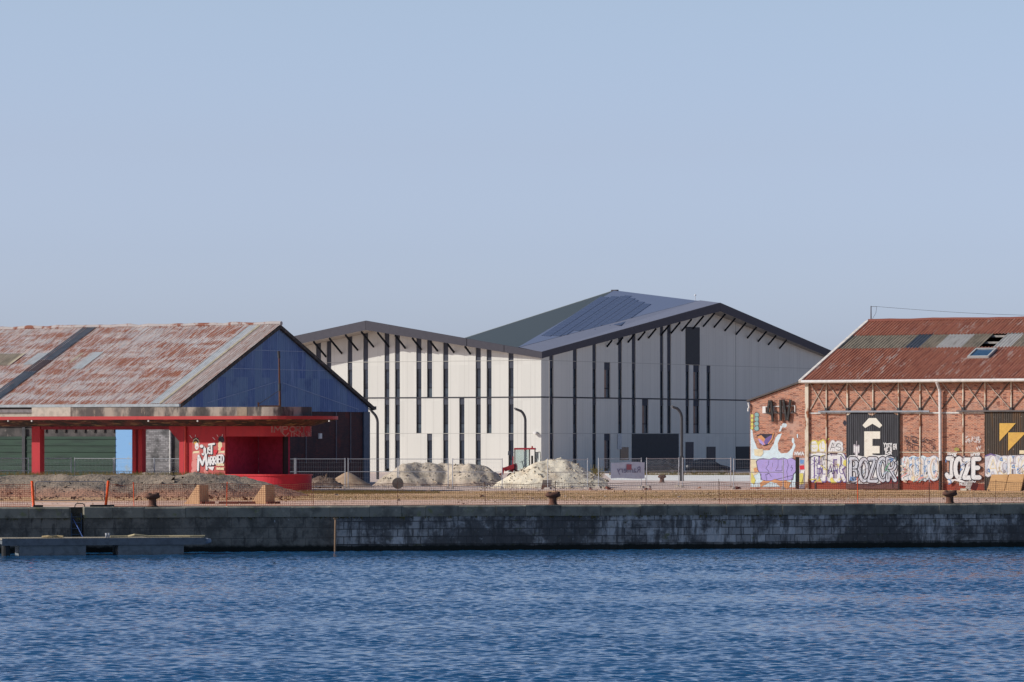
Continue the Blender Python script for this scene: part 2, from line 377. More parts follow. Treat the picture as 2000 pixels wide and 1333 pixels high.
BLACK_SHEET = mat('black_sheet', (0.048, 0.05, 0.058), [dict(col=(0.03, 0.03, 0.035), s=1, st=(4, 0.4, 1), lo=0.4, hi=0.7, d=5), dict(col=(0.10, 0.10, 0.105), s=1, st=(6, 0.5, 1), lo=0.6, hi=0.78, d=5, a=0.8)], rough=0.7, coord='UV')
BROWN_SHEET = mat('brown_black_sheet', (0.055, 0.044, 0.035), [
    dict(col=(0.12, 0.065, 0.03), s=1, st=(4, 0.3, 1), lo=0.48, hi=0.7, d=5, a=0.85), dict(col=(0.02, 0.02, 0.022), s=0.6, lo=0.5, hi=0.7, d=5, a=0.8), dict(col=(0.30, 0.28, 0.25), s=5, lo=0.66, hi=0.72, d=4)], rough=0.75, coord='UV')
CONC_STAIN = mat('stained_concrete', (0.36, 0.32, 0.255), [
    dict(col=(0.10, 0.09, 0.08), s=0.5, st=(1, 1, 0.5), lo=0.42, hi=0.58, d=7), dict(col=(0.05, 0.047, 0.043), s=1.3, st=(1, 1, 0.35), lo=0.47, hi=0.66, d=7, a=0.9),
    dict(col=(0.36, 0.31, 0.23), s=2.4, st=(1, 1, 0.3), lo=0.60, hi=0.72, d=6, a=0.8)], rough=0.95, bump=(4, 0.5, 0.05))
RED_PAINT = mat('red_painted_concrete', (0.42, 0.026, 0.032), [
    dict(col=(0.30, 0.020, 0.03), s=0.7, st=(1, 1, 0.4), lo=0.45, hi=0.7, d=6, a=0.8), dict(col=(0.46, 0.10, 0.09), s=2.2, st=(1.5, 1.5, 0.3), lo=0.6, hi=0.78, d=6, a=0.45),
    dict(col=(0.18, 0.03, 0.035), s=1.6, st=(2, 2, 0.4), lo=0.60, hi=0.73, d=6, a=0.7), dict(col=(0.14, 0.04, 0.04), s=1.0, st=(5, 5, 0.22), lo=0.56, hi=0.68, d=6, r=.7, a=0.55), dict(col=(0.50, 0.20, 0.18), s=5, lo=0.66, hi=0.72, d=5, a=.6)], rough=0.7)
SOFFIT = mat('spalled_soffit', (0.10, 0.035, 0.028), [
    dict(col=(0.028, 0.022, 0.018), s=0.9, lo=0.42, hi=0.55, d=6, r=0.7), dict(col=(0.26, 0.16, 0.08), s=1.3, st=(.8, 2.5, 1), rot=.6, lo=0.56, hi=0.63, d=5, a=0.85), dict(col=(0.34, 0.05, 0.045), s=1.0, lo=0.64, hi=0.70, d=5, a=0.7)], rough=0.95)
INNER_RED = plain('dark_red_inner_wall', (0.42, 0.03, 0.07), 0.8)
FADED_PINK = plain('faded_letter_paint', (0.44, 0.19, 0.175), 0.9, var=0.4, s=2.2)
PANEL_WHITE = mat('cream_cladding', (0.615, 0.602, 0.545), [dict(kind='cell', col=(0.575, 0.563, 0.51), st=(0.95, 0.95, 0.282), lo=0, hi=1), dict(col=(0.53, 0.515, 0.465), s=0.8, st=(1.6, 1.6, 0.18), lo=0.55, hi=0.8, d=5, a=.5)], rough=0.55)
JOINT = plain('panel_joint', (0.42, 0.41, 0.37), 0.9, var=0.05)
JOINT_DARK = plain('dark_joint', (0.035, 0.037, 0.045), 0.7, var=0.05)
ANTHRACITE = plain('anthracite_aluminium', (0.080, 0.077, 0.090), 0.7, spec=0.1, var=0.08)
SPANDREL = plain('grey_spandrel', (0.070, 0.076, 0.095), 0.8, spec=0.08, var=0.08)
FRAME_DARK = plain('black_frame', (0.014, 0.017, 0.024), 0.8, spec=0.08, var=0.1)
ROOF_ZINC = mat('grey_zinc', (0.17, 0.205, 0.30), [dict(kind='brick', col=(0.15, 0.18, 0.26), bw=0.6, bh=30, mortar=0.02, a=0.4)], rough=0.5, coord='UV', spec=0.4)
ROOF_SLOPE = mat('green_grey_zinc', (0.052, 0.066, 0.070), [dict(kind='brick', col=(0.035, 0.045, 0.05), bw=0.6, bh=60, mortar=0.05, a=0.5)], rough=0.6, coord='UV')
PV = mat('solar_cells', (0.09, 0.105, 0.165), [dict(kind='brick', col=(0.17, 0.19, 0.25), bw=1.65, bh=1.0, mortar=0.035, a=0.9)], rough=0.25, coord='UV', spec=0.5)
GLASS = mat('dark_window_glass', (0.010, 0.018, 0.034), [dict(kind='cell', col=(0.024, 0.038, 0.062), st=(0.9, 0.9, 0.9), lo=0.1, hi=1)], rough=0.12, spec=0.22)
GLASS_LOW = mat('pale_window_glass', (0.032, 0.048, 0.072), [dict(kind='cell', col=(0.06, 0.085, 0.105), st=(0.9, 0.9, 0.9), lo=0.3, hi=1)], rough=0.12, spec=0.22)
REFLECT_BROWN = plain('brown_painted_reflection', (0.27, 0.17, 0.13), 0.7)  # warm reflection in the glass, put in as a brown colour
GALV = plain('galvanised_tube', (0.48, 0.49, 0.51), 0.5, metal=0.3, var=0.15)
BLACK_POLE = plain('dark_bronze_pole', (0.055, 0.052, 0.055), 0.55, spec=0.4)
ORANGE = plain('orange_plastic', (0.95, 0.10, 0.006), 0.5, var=0.15)
NET_ORANGE = plain('orange_net_plastic', (0.66, 0.17, 0.08), 0.7, var=0.3)
TIMBER = mat('tan_plywood', (0.46, 0.27, 0.12), [dict(col=(0.36, 0.20, 0.085), s=2.0, st=(0.6, 3, 3), lo=0.4, hi=0.7, d=5), dict(col=(0.22, 0.22, 0.20), s=1.0, lo=0.66, hi=0.72, a=0.8)], rough=0.8)
BLOCK_TAN = mat('tan_concrete_block', (0.50, 0.31, 0.17), [dict(col=(0.42, 0.23, 0.12), s=1.4, lo=0.4, hi=0.7, d=5)], rough=0.9, bump=(12, 0.3, 0.02))
TR_RED = plain('red_machine_paint', (0.42, 0.020, 0.030), 0.4, spec=0.5, var=0.2)
TYRE = plain('black_rubber', (0.02, 0.02, 0.02), 0.9)
CAR_PAINT = plain('dark_navy_car_paint', (0.010, 0.013, 0.022), 0.4, spec=0.3, var=0.05)
CAR_GLASS = plain('car_glass', (0.02, 0.026, 0.034), 0.06, spec=0.6, var=0.05)
CHROME = plain('bright_lamp_glass', (0.12, 0.13, 0.15), 0.6, spec=0.3)
CAB_GLASS = bpy.data.materials.new('cab_glass'); CAB_GLASS.use_nodes = True
_p = CAB_GLASS.node_tree.nodes['Principled BSDF']; _p.inputs['Base Color'].default_value = (0.86, 0.95, 0.94, 1); _p.inputs['Roughness'].default_value = 0.02
_p.inputs['Transmission Weight'].default_value = 0.9; _p.inputs['IOR'].default_value = 1.05
# spray paint
def spray(n, c, var=0.14):
    dk = tuple(v * (1 - var) for v in c)
    return mat(n, c, [dict(col=dk, s=4.0, lo=0.4, hi=0.7, d=5), dict(col=tuple(v * .55 + w_ * .45 for v, w_ in zip(c, (.36, .15, .10))), s=2.2, lo=0.50, hi=0.72, d=7, r=.7, a=.75),
        dict(kind='brick', col=tuple(v * .72 for v in c), bw=0.235, bh=0.086, mortar=0.012, a=.6)], 0.75, coord='UV')
P_WHITE = spray('white_spray_paint', (0.72, 0.72, 0.71)); P_SILVER = spray('silver_spray_paint', (0.56, 0.58, 0.63), 0.2)
P_BLACK = spray('black_spray_paint', (0.03, 0.03, 0.045)); P_LILAC = spray('lilac_spray_paint', (0.40, 0.32, 0.64), 0.12)
P_SKY = spray('pale_blue_spray_paint', (0.62, 0.74, 0.77)); P_YELLOW = spray('yellow_spray_paint', (0.66, 0.58, 0.14))
P_ORANGE = spray('orange_spray_paint', (0.62, 0.30, 0.13)); P_CREAM = spray('cream_spray_paint', (0.72, 0.62, 0.40))
P_TEAL = spray('teal_spray_paint', (0.25, 0.42, 0.40)); P_BLUE = spray('blue_spray_paint', (0.13, 0.27, 0.52)); P_PINK = spray('pink_spray_paint', (0.66, 0.26, 0.23))
P_PURPLE = spray('purple_spray_paint', (0.16, 0.11, 0.30)); P_RED = spray('red_spray_paint', (0.60, 0.03, 0.05)); P_GREEN = spray('green_spray_paint', (0.08, 0.35, 0.16))
P_GOLD = spray('golden_yellow_paint', (0.66, 0.40, 0.09)); P_IVORY = spray('ivory_paint', (0.76, 0.73, 0.63), 0.06); P_MAUVE = spray('mauve_grey_paint', (0.42, 0.38, 0.42), 0.2)
P_ROSE = spray('rose_paint', (0.46, 0.10, 0.09))

A31 = R(-31.0)
# ------------------------------------------------------------------ ground, water
QF = Frame(0, 216.2, R(13.0))
GROUND = mat('quay_soil', (0.70, 0.44, 0.31), [
    dict(col=(0.70, 0.50, 0.40), s=0.25, st=(0.25, 1, 1), lo=0.42, hi=0.62, d=7),
    dict(col=(0.42, 0.20, 0.12), s=0.5, st=(0.3, 1, 1), lo=0.52, hi=0.70, d=7, a=0.85),
    dict(kind='axis', ax=1, col=(0.60, 0.35, 0.15), lo=25, hi=28.5, lo2=67, hi2=61, wob=14, ws=0.12, a=0.85),
    dict(col=(0.43, 0.25, 0.10), s=0.35, st=(0.3, 1, 1), lo=0.52, hi=0.7, d=7, a=0.65),
    dict(kind='axis', ax=1, col=(0.64, 0.51, 0.44), lo=60, hi=64, wob=8, ws=0.15, a=0.9),
    dict(col=(0.24, 0.20, 0.17), s=0.6, lo=0.55, hi=0.75, d=7, a=0.6),
    dict(col=(0.34, 0.20, 0.13), s=1.0, st=(0.05, 1.1, 1), lo=0.54, hi=0.62, d=5, a=0.55), dict(col=(0.72, 0.58, 0.48), s=1.0, st=(0.07, 0.8, 1), lo=0.57, hi=0.66, d=5, a=0.55),
    dict(kind='axis', ax=1, col=(0.60, 0.51, 0.42), lo=2.6, hi=1.0, wob=1.2, ws=0.5, a=0.75)], rough=0.95, bump=(1.2, 0.6, 0.25))
mb = MB()
X = 700; n_ = 60
rows = [0.9, 4, 10, 20, 40, 80, 160, 400, 3500]
for j in range(len(rows) - 1):
    for i in range(28):
        xa, xb = -X + i * 50, -X + (i + 1) * 50
        if j >= 7: xa, xb = xa * 5, xb * 5
        mb.face([(xa, rows[j], 0), (xb, rows[j], 0), (xb, rows[j + 1], 0), (xa, rows[j + 1], 0)])
g = mb.build('ground', GROUND); g.location = (QF.o[0], QF.o[1], 0); g.rotation_euler = (0, 0, QF.a)
tag(g, 'reddish brown bare soil and dry grass along the quay', 'ground', kind='structure')
# pale paved road in front of the hall
PALE_ROAD = plain('pale_concrete_paving', (0.80, 0.77, 0.71), 0.9, var=0.15, s=0.5)
mb = MB()
qa = [at(1195, 338), at(1475, 330), at(1560, 392), at(1180, 392)]
mb.face([(p.x, p.y, 0.004) for p in qa])
tag(mb.build('road', PALE_ROAD), 'pale concrete road in front of the modern hall', 'road', kind='structure')

# water: real waves on a grid, finer where the picture looks
xs = np.concatenate([np.linspace(-420, -38, 40)[:-1], np.arange(-38, 38, 0.092), np.linspace(38, 420, 40)])
ys = np.concatenate([np.linspace(-120, 92, 40)[:-1], np.arange(92, 140, 0.07), np.arange(140, 180, 0.09), np.arange(180, 222, 0.13), np.linspace(222, 330, 30)])
XX, YY = np.meshgrid(xs, ys)
ZZ = np.zeros_like(XX); wr = np.random.default_rng(11)
wind = R(-68)
for k in range(110):
    lam = 0.24 * (1.0 / 0.24) ** wr.random(); th = wind + wr.normal(0, 0.55); kk = 2 * math.pi / lam
    ph = wr.random() * 6.283; amp = 0.0032 * lam ** 0.97
    c = kk * (math.cos(th) * XX + math.sin(th) * YY) + ph
    ZZ += amp * (np.sin(c) + 0.25 * np.cos(2 * c))
patch = np.zeros_like(XX)
for k in range(10):
    lam = 9 + 30 * wr.random(); th = wr.random() * 6.28; patch += np.sin(2 * math.pi / lam * (math.cos(th) * XX * 0.5 + math.sin(th) * YY) + wr.random() * 6)
ZZ *= np.clip(1 + 0.10 * patch, 0.6, 1.5)
nx, ny = len(xs), len(ys)
co = np.stack([XX, YY, ZZ + WZ], -1).reshape(-1, 3).astype(np.float32)
idx = np.arange(nx * ny, dtype=np.int32).reshape(ny, nx)
quads = np.stack([idx[:-1, :-1], idx[:-1, 1:], idx[1:, 1:], idx[1:, :-1]], -1).reshape(-1, 4)
me = bpy.data.meshes.new('water'); me.vertices.add(len(co)); me.vertices.foreach_set('co', co.ravel())
me.loops.add(quads.size); me.loops.foreach_set('vertex_index', quads.ravel())
me.polygons.add(len(quads)); me.polygons.foreach_set('loop_start', np.arange(0, quads.size, 4, dtype=np.int32))
me.polygons.foreach_set('use_smooth', np.ones(len(quads), dtype=bool)); me.update(calc_edges=True)
WATER = bpy.data.materials.new('harbour_water'); WATER.use_nodes = True
t = WATER.node_tree; p = t.nodes['Principled BSDF']
p.inputs['Base Color'].default_value = (0.012, 0.080, 0.188, 1); p.inputs['Roughness'].default_value = 0.06; p.inputs['IOR'].default_value = 1.333
tc = t.nodes.new('ShaderNodeTexCoord'); nz = t.nodes.new('ShaderNodeTexNoise'); nz.inputs['Scale'].default_value = 5.0; nz.inputs['Detail'].default_value = 4
mp = t.nodes.new('ShaderNodeMapping'); mp.inputs['Scale'].default_value = (0.6, 1.0, 1.0)
bp = t.nodes.new('ShaderNodeBump'); bp.inputs['Strength'].default_value = 0.30; bp.inputs['Distance'].default_value = 0.04
t.links.new(tc.outputs['Object'], mp.inputs[0]); t.links.new(mp.outputs[0], nz.inputs[0]); t.links.new(nz.outputs[0], bp.inputs['Height']); t.links.new(bp.outputs[0], p.inputs['Normal'])
me.materials.append(WATER)
wat = bpy.data.objects.new('water', me); COL.objects.link(wat)
tag(wat, 'rippled deep blue harbour water', 'water', kind='structure')

# ------------------------------------------------------------------ quay wall
STONE = mat('quay_stone', (0.2, 0.2, 0.2), [
    dict(kind='brick', col=(0.09, 0.085, 0.08), bw=0.82, bh=0.40, mortar=0.02, cols=((0.47, 0.44, 0.40), (0.28, 0.265, 0.25))),
    dict(kind='cell', col=(0.60, 0.575, 0.54), st=(1.22, 2.5, 1), lo=0.66, hi=0.8, a=0.65),
    dict(col=(0.075, 0.07, 0.066), s=0.32, lo=0.43, hi=0.55, d=8, r=0.7, a=0.9),
    dict(col=(0.07, 0.066, 0.062), s=1.2, st=(2.6, 0.5, 1), lo=0.47, hi=0.62, d=7, r=0.7, a=0.8),
    dict(col=(0.70, 0.67, 0.63), s=4.5, lo=0.60, hi=0.74, d=6, r=0.75, a=0.6),
    dict(col=(0.12, 0.13, 0.035), s=1.5, st=(1, 2, 1), lo=0.63, hi=0.72, d=6, a=0.7),
    dict(kind='axis', ax=1, col=(0.010, 0.013, 0.010), lo=-1.85, hi=-2.0, wob=0.22, ws=3.0, a=0.97)], rough=0.9, coord='UV', bump=(3.0, 0.9, 0.08))
OLDCONC = mat('blackened_concrete', (0.21, 0.19, 0.155), [
    dict(kind='brick', col=(0.09, 0.08, 0.07), bw=1.3, bh=0.55, mortar=0.012, a=0.7),
    dict(col=(0.085, 0.08, 0.068), s=0.6, lo=0.42, hi=0.60, d=8, r=.7, a=0.9), dict(col=(0.06, 0.056, 0.05), s=1.4, st=(2.5, .6, 1), lo=0.54, hi=0.66, d=7, a=0.8), dict(col=(0.36, 0.32, 0.26), s=1.5, lo=0.60, hi=0.75, d=7, a=0.7),
    dict(col=(0.5, 0.5, 0.5), s=1.0, st=(3.5, 1.2, 1), lo=0.715, hi=0.74, d=4, a=0.9),
    dict(kind='axis', ax=1, col=(0.010, 0.013, 0.010), lo=-1.85, hi=-2.0, wob=0.22, ws=3.0, a=0.97)], rough=0.9, coord='UV', bump=(3.0, 0.8, 0.07))
COPING = mat('coping_granite', (0.25, 0.232, 0.18), [
    dict(col=(0.13, 0.12, 0.095), s=0.7, lo=0.42, hi=0.64, d=7), dict(col=(0.40, 0.36, 0.28), s=3.0, lo=0.57, hi=0.75, d=6, a=0.7),
    dict(col=(0.17, 0.18, 0.06), s=1.4, lo=0.62, hi=0.72, d=6, a=0.7), dict(col=(0.20, 0.05, 0.04), s=0.35, lo=0.70, hi=0.74, d=3, a=0.7)], rough=0.9, bump=(4, 0.6, 0.05))
quay = QF.empty('quay_wall', 'long dark stone and concrete quay wall above the water', 'quay wall')
rx0, rx1 = QF.fy(138, 990, 0).x, QF.fy(164, 990, 0).x          # ladder recess
xc_ = QF.fy(655, 1040, 0).x
def wall_seg(x0, x1, nm, m):
    mb = MB()
    mb.face([(x0, 0.05, -4.0), (x1, 0.05, -4.0), (x1, 0.02, -0.5), (x0, 0.02, -0.5)], 0, [(x0, -4.0), (x1, -4.0), (x1, -0.5), (x0, -0.5)])
    mb.face([(x0, 0.05, -4.0), (x0, 0.02, -0.5), (x0, 1.2, -0.5), (x0, 1.2, -4)], 0, [(0, -4), (0, -.5), (1.2, -.5), (1.2, -4)])
    mb.face([(x1, 0.05, -4.0), (x1, 1.2, -4), (x1, 1.2, -0.5), (x1, 0.02, -0.5)], 0, [(0, -4), (1.2, -4), (1.2, -.5), (0, -.5)])
    return mb.build(nm, m, quay)
wall_seg(-420, rx0, 'concrete_face', OLDCONC); wall_seg(rx1, xc_, 'concrete_face', OLDCONC); wall_seg(xc_, 420, 'stone_face', STONE)
mb = MB(); mb.box(rx0 - .1, rx1 + .1, 0.62, 1.1, -4, -0.02); mb.build('recess_back', OLDCONC, quay)
mb = MB(); r_ = random.Random(3)
def coping(x0, x1):
    x = x0
    while x < x1 - 0.05:
        L_ = min(r_.uniform(1.3, 2.3), x1 - x); e = min(x + L_, x1)
        dy, dz = r_.uniform(-.03, .03), r_.uniform(-.035, .03)
        c = r_.uniform(.02, .085)
        a = [(x + .008, -.05 + dy, -.55), (e - .008, -.05 + dy, -.55), (e - .008, .95, -.55), (x + .008, .95, -.55)]
        b = [(p[0], p[1], dz - .0 - c) for p in a]; t_ = [(x + .02, -.05 + dy + c, dz + .012), (e - .02, -.05 + dy + c, dz + .012), (e - .02, .95, .02), (x + .02, .95, .02)]
        mb.hexa(a, b); mb.hexa(b, t_); x = e
coping(-90, rx0); coping(rx1, 90); mb.box(-420, -90, -.05, .95, -.55, 0.01); mb.box(90, 420, -.05, .95, -.55, 0.01)
mb.box(rx0, rx1, 0.62, 0.95, -.55, 0.0)
mb.build('coping', COPING, quay)
# tufts of moss and dry weed on the joints
MOSS = plain('moss_and_weed', (0.12, 0.105, 0.03), 0.95, var=0.5)
mb = MB()
for k in range(130):
    x = r_.uniform(-30, 34); z = -0.56 + r_.uniform(-.03, .02) if r_.random() < .75 else (-0.92 if x > 4 else -0.6) + r_.uniform(-.03, .03)
    big = r_.random() < .12
    for q in range(14 if big else 6):
        px = x + r_.gauss(0, .16 if big else .10); l_ = r_.uniform(.05, .22 if big else .10); dx = r_.uniform(-.06, .06)
        mb.face([(px - .02, 0.0, z + .02), (px + .02, 0.0, z + .02), (px + dx, -.05 - r_.random() * .08, z + (l_ if r_.random() < .5 else -l_))])
o = mb.build('moss', MOSS, quay); o['kind'] = 'stuff'
# ladder in the recess
lad = QF.empty('quay_ladder', 'blue grey steel ladder set in the recess of the quay wall', 'ladder')
BLUE_STEEL = plain('blue_grey_steel', (0.10, 0.135, 0.19), 0.5, metal=0.3)
xm = (rx0 + rx1) / 2; hw = (rx1 - rx0) / 2 - .09
for s_ in (-1, 1):
    mb = MB(); mb.box(xm + s_ * hw - .03, xm + s_ * hw + .03, .38, .46, -3.2, -.3); mb.build('rail', BLUE_STEEL, lad)
for k in range(9):
    mb = MB(); z = -.5 - k * .3; mb.box(xm - hw + .03, xm + hw - .03, .38, .45, z - .02, z + .02); mb.build('rung', BLUE_STEEL, lad)
mb = MB(); pa = QF.fy(144, 1014, -.1); pb = QF.fy(163, 1052, -.5)
mb.tube([pa + Vector((0, .3, 0)), pa * .6 + pb * .4 + Vector((.02, 0, -.05)), pb], .022, 6)
rp = mb.build('rope', plain('blue_rope', (0.10, 0.17, 0.42), 0.8)); rp.location = (QF.o[0], QF.o[1], 0); rp.rotation_euler = (0, 0, QF.a)
tag(rp, 'thin blue rope hanging from the ladder recess down to the pontoon', 'rope')
# bent grab rail on the coping
mb = MB(); a_ = QF.hit(126, 988, (0, 0, .01), (0, 0, 1)); b_ = QF.hit(146, 988, (0, 0, .01), (0, 0, 1)); y_ = .35
mb.tube([(a_.x, y_, 0), (a_.x + .03, y_, .12), (a_.x + .1, y_, .19), ((a_.x + b_.x) / 2, y_, .2), (b_.x - .1, y_, .19), (b_.x - .03, y_, .12), (b_.x, y_, 0)], .025, 8)
gr = mb.build('grab_rail', STEEL_DARK); gr.location = (QF.o[0], QF.o[1], 0); gr.rotation_euler = (0, 0, QF.a)
tag(gr, 'low bent steel grab rail on the quay edge above the ladder', 'grab rail')
# rusty pole standing in the water against the wall
mb = MB(); pp = QF.fy(655, 1040, -.3)
mb.tube([(pp.x - .04, -.3, -4), (pp.x, -.28, -1.2), (pp.x + .02, -.26, -.62)], .055, 8)
mb.box(pp.x - .07, pp.x + .11, -.34, -.18, -.66, -.60)
po = mb.build('mooring_pole', plain('rust_ochre_pole', (0.25, 0.16, 0.10), 0.9)); po.location = (QF.o[0], QF.o[1], 0); po.rotation_euler = (0, 0, QF.a)
tag(po, 'thin rusty pole standing in the water against the quay wall', 'pole')

# pontoon
pon = QF.empty('pontoon', 'grey floating pontoon moored at the foot of the quay wall', 'pontoon')
PON = plain('grey_pontoon_beam', (0.15, 0.165, 0.175), 0.7, var=0.3); FLOAT = plain('grey_float_concrete', (0.19, 0.21, 0.215), 0.8, var=0.3)
DECK = plain('weathered_deck', (0.33, 0.29, 0.22), 0.9, var=0.4)
yf = -4.2
L0, L1 = QF.fy(4, 1060, yf).x, QF.fy(402, 1060, yf).x
mb = MB(); mb.box(L0, L1, yf + .06, yf + 2.3, -1.56, -1.50)
for k in range(int((L1 - L0) / .14)): mb.box(L0 + k * .14 + .01, L0 + k * .14 + .13, yf + .1, yf + 2.26, -1.499, -1.475)
mb.build('deck', DECK, pon)
mb = MB(); mb.box(L0, L1, yf, yf + .05, -1.84, -1.49); mb.box(L0, L1, yf + 2.31, yf + 2.36, -1.84, -1.49); mb.box(L0 + .1, L1 - .1, yf + .07, yf + 2.28, -1.80, -1.57); mb.build('beam', PON, pon)
mb = MB(); mb.tube([(L1, yf + .3, -1.66), (L1 + .12, yf + .3, -1.66), (L1 + .3, yf + .35, -1.66)], [.15, .15, .10], 10); mb.build('end_fender', plain('pale_fender', (.32, .34, .38)), pon)
for (a, b) in ((38, 168), (231, 359)):
    xa, xb = QF.fy(a, 1070, yf + .1).x, QF.fy(b, 1070, yf + .1).x
    mb = MB(); mb.box(xa, xb, yf + .12, yf + 2.2, -2.62, -1.845); mb.box((xa + xb) / 2 - .03, (xa + xb) / 2 + .03, yf + .10, yf + .12, -2.4, -1.86); mb.build('float', FLOAT, pon)
xa = QF.fy(13, 1070, yf - .2).x; mb = MB(); mb.tube([(xa, yf + .25, -4), (xa, yf + .25, -1.85)], .22, 12); mb.build('pile', plain('black_pile', (.02, .02, .02)), pon)
for q in (208, 213):
    xa = QF.fy(q, 1050, yf + .3).x; mb = MB()
    mb.box(xa - .05, xa + .05, yf + .3, yf + .4, -1.474, -1.35); mb.box(xa - .03, xa + .03, yf + .2, yf + .5, -1.35, -1.30); mb.tube([(xa, yf + .35, -1.3), (xa, yf + .35, -1.24)], .06, 8); mb.build('cleat', plain('pale_cleat', (.5, .5, .5)), pon)
hs_ = [QF.fy(q, 1050, yf + .8).x for q in (215, 250, 262, 290, 330, 370, 400)]
mb = MB(); mb.tube([(x, yf + .8 + .12 * math.sin(i * 2.1), -1.43 + (.09 if i == 2 else 0)) for i, x in enumerate(hs_)], .05, 7)
h = mb.build('hose', plain('cream_hose', (.50, .42, .25), .8)); h.location = (QF.o[0], QF.o[1], 0); h.rotation_euler = (0, 0, QF.a)
tag(h, 'cream coloured hose lying along the right half of the pontoon deck', 'hose')
mb = MB(); hs_ = [QF.fy(q, 1050, yf + .8).x for q in (84, 95, 100, 112, 124)]
mb.tube([(x, yf + .9 + .1 * math.cos(i * 2), -1.43 + .03 * (i % 2)) for i, x in enumerate(hs_)], .055, 7)
mb.tube([(x, yf + 1.1 + .1 * math.cos(i * 3), -1.43) for i, x in enumerate(hs_)], .05, 7)
h = mb.build('rope_pile', plain('tan_rope', (.42, .32, .17), .9)); h.location = (QF.o[0], QF.o[1], 0); h.rotation_euler = (0, 0, QF.a)
tag(h, 'tan rope heaped on the pontoon deck below the ladder recess', 'rope')

# ------------------------------------------------------------------ left warehouse
LS = Frame(-24.0, 295.6, A31)
ls = LS.empty('corrugated_warehouse', 'long warehouse with rusty grey corrugated roof and blue clad gable', 'warehouse')
GW_ = 24.95; RY = GW_ / 2; EZ = 6.13; RZ = 12.0; TS = (RZ - EZ) / RY; SL = math.hypot(1, TS)
lv = Vector((0, 1, TS)).normalized(); ln = Vector((0, -TS, 1)).normalized()
XL = -52
def zr(y): return EZ + TS * min(y, GW_ - y)
mb = MB(); corrugated(mb, (XL, -.4, EZ - .4 * TS), (1, 0, 0), lv, ln, -XL + .35, (RY + .4) * SL, .26, .04)
roof = mb.build('roof', RUST_ROOF, ls, True)
mb = MB(); bl = Vector((0, -1, TS)).normalized(); corrugated(mb, (XL, GW_ + .4, EZ - .4 * TS), (1, 0, 0), bl, (0, TS / SL, 1 / SL), -XL + .35, (RY + .4) * SL, .42, .028, seg=4)
mb.build('rear_roof', RUST_ROOF, ls, True)
def rp(px, py): return LS.hit(px, py, (0, 0, EZ + .03), (0, -TS, 1))
def roof_sheet(nm, x0, x1, y0, y1, m, lift=.05):
    mb = MB(); corrugated(mb, Vector((x0, y0, EZ + TS * y0)) + ln * lift, (1, 0, 0), lv, ln, x1 - x0, (y1 - y0) * SL, .21, .02, uv0=(x0, y0))
    return mb.build(nm, m, roof, True)
xa, xb = rp(156, 645).x, rp(182, 645).x
roof_sheet('dark_sheet_strip', xa, xb, -.38, 3.4, SLATE_SHEET); roof_sheet('dark_sheet_strip', xa + .05, xb + .02, 3.3, 5.0, SLATE_SHEET, .06)
roof_sheet('dark_sheet_strip', xa, xb, 5.02, 6.9, plain('dark_plum_sheet', (.075, .055, .06), .7), .05); roof_sheet('dark_sheet_strip', xa, xb, 6.92, RY - .1, SLATE_SHEET)
for (a, b, m) in (((138, 721), (195, 688), SKYLIGHT), ((44, 713), (90, 690), SKYLIGHT)):
    p, q = rp(*a), rp(*b); w_ = 1.05
    roof_sheet('rooflight', p.x, p.x + w_, p.y, q.y, m)
p, q = rp(133, 710), rp(164, 690); roof_sheet('cream_strip', p.x, p.x + .25, p.y, q.y, CREAM_STRIP)
p, q = rp(13, 714), rp(50, 691); roof_sheet('cream_strip', p.x, p.x + .3, p.y, q.y, CREAM_STRIP); roof_sheet('olive_sheet', p.x - 5, p.x - .05, p.y, q.y, OLIVE_SHEET)
roof_sheet('pale_sheet_strip', -2.35, -1.55, -.35, RY - .2, SKYLIGHT); roof_sheet('cream_strip', -1.55, -1.35, -.35, RY - .2, CREAM_STRIP, .07)
roof_sheet('pale_edge_sheet', -1.3, .3, -.36, RY - .15, mat('pinkish_grey_sheet', (.36, .29, .26), [dict(col=(.26, .14, .11), s=1, st=(6, .7, 1), lo=.5, hi=.62, d=5), dict(col=(.42, .39, .37), s=1, st=(3, .5, 1), lo=.5, hi=.7, d=5, a=.7)], coord='UV'), .035)
mb = MB(); rj = random.Random(2); mb.tube([(XL + (.4 - XL) * k / 60, RY, RZ + .04 + rj.uniform(-.05, .05)) for k in range(61)], [rj.uniform(.13, .19) for k in range(61)], 8); mb.build('ridge_cap', mat('ridge_rust', (.40, .36, .34), [dict(col=(.22, .08, .05), s=1.5, lo=.48, hi=.6, d=6)]), ls)
mb = MB(); mb.box(XL, .4, -.62, -.42, EZ - .36, EZ - .16); mb.build('gutter', plain('grey_gutter', (.36, .39, .40), .6), ls)
# gable, clad above and brick below
BZ = 5.62
mb = MB(); mb.face([(0, 0, 0), (0, GW_, 0), (0, GW_, BZ), (0, 0, BZ)]); mb.build('gable_brickwork', DARK_BRICK, ls)
mb = MB(); corrugated(mb, (.06, .02, 0), (0, 1, 0), (0, 0, 1), (1, 0, 0), GW_ - .04, 0, .30, .042, top=lambda x: zr(x) - .05, bot=lambda x: BZ - .12)
mb.build('gable_cladding', BLUE_CLAD, ls, True)
mb = MB()
for y0, y1 in ((-.4, RY), (RY, GW_ + .4)):
    z0, z1 = EZ + TS * (y0 if y0 < RY else GW_ - y0), EZ + TS * (y1 if y1 <= RY else GW_ - y1)
    b = [(.12, y0, z0 - .30), (.36, y0, z0 - .30), (.36, y1, z1 - .30), (.12, y1, z1 - .30)]; mb.hexa(b, [(p[0], p[1], p[2] + .26) for p in b])
mb.build('bargeboard', mat('rotten_bargeboard', (.05, .045, .042), [dict(col=(.13, .10, .085), s=3, lo=.5, hi=.65, d=6)]), ls)
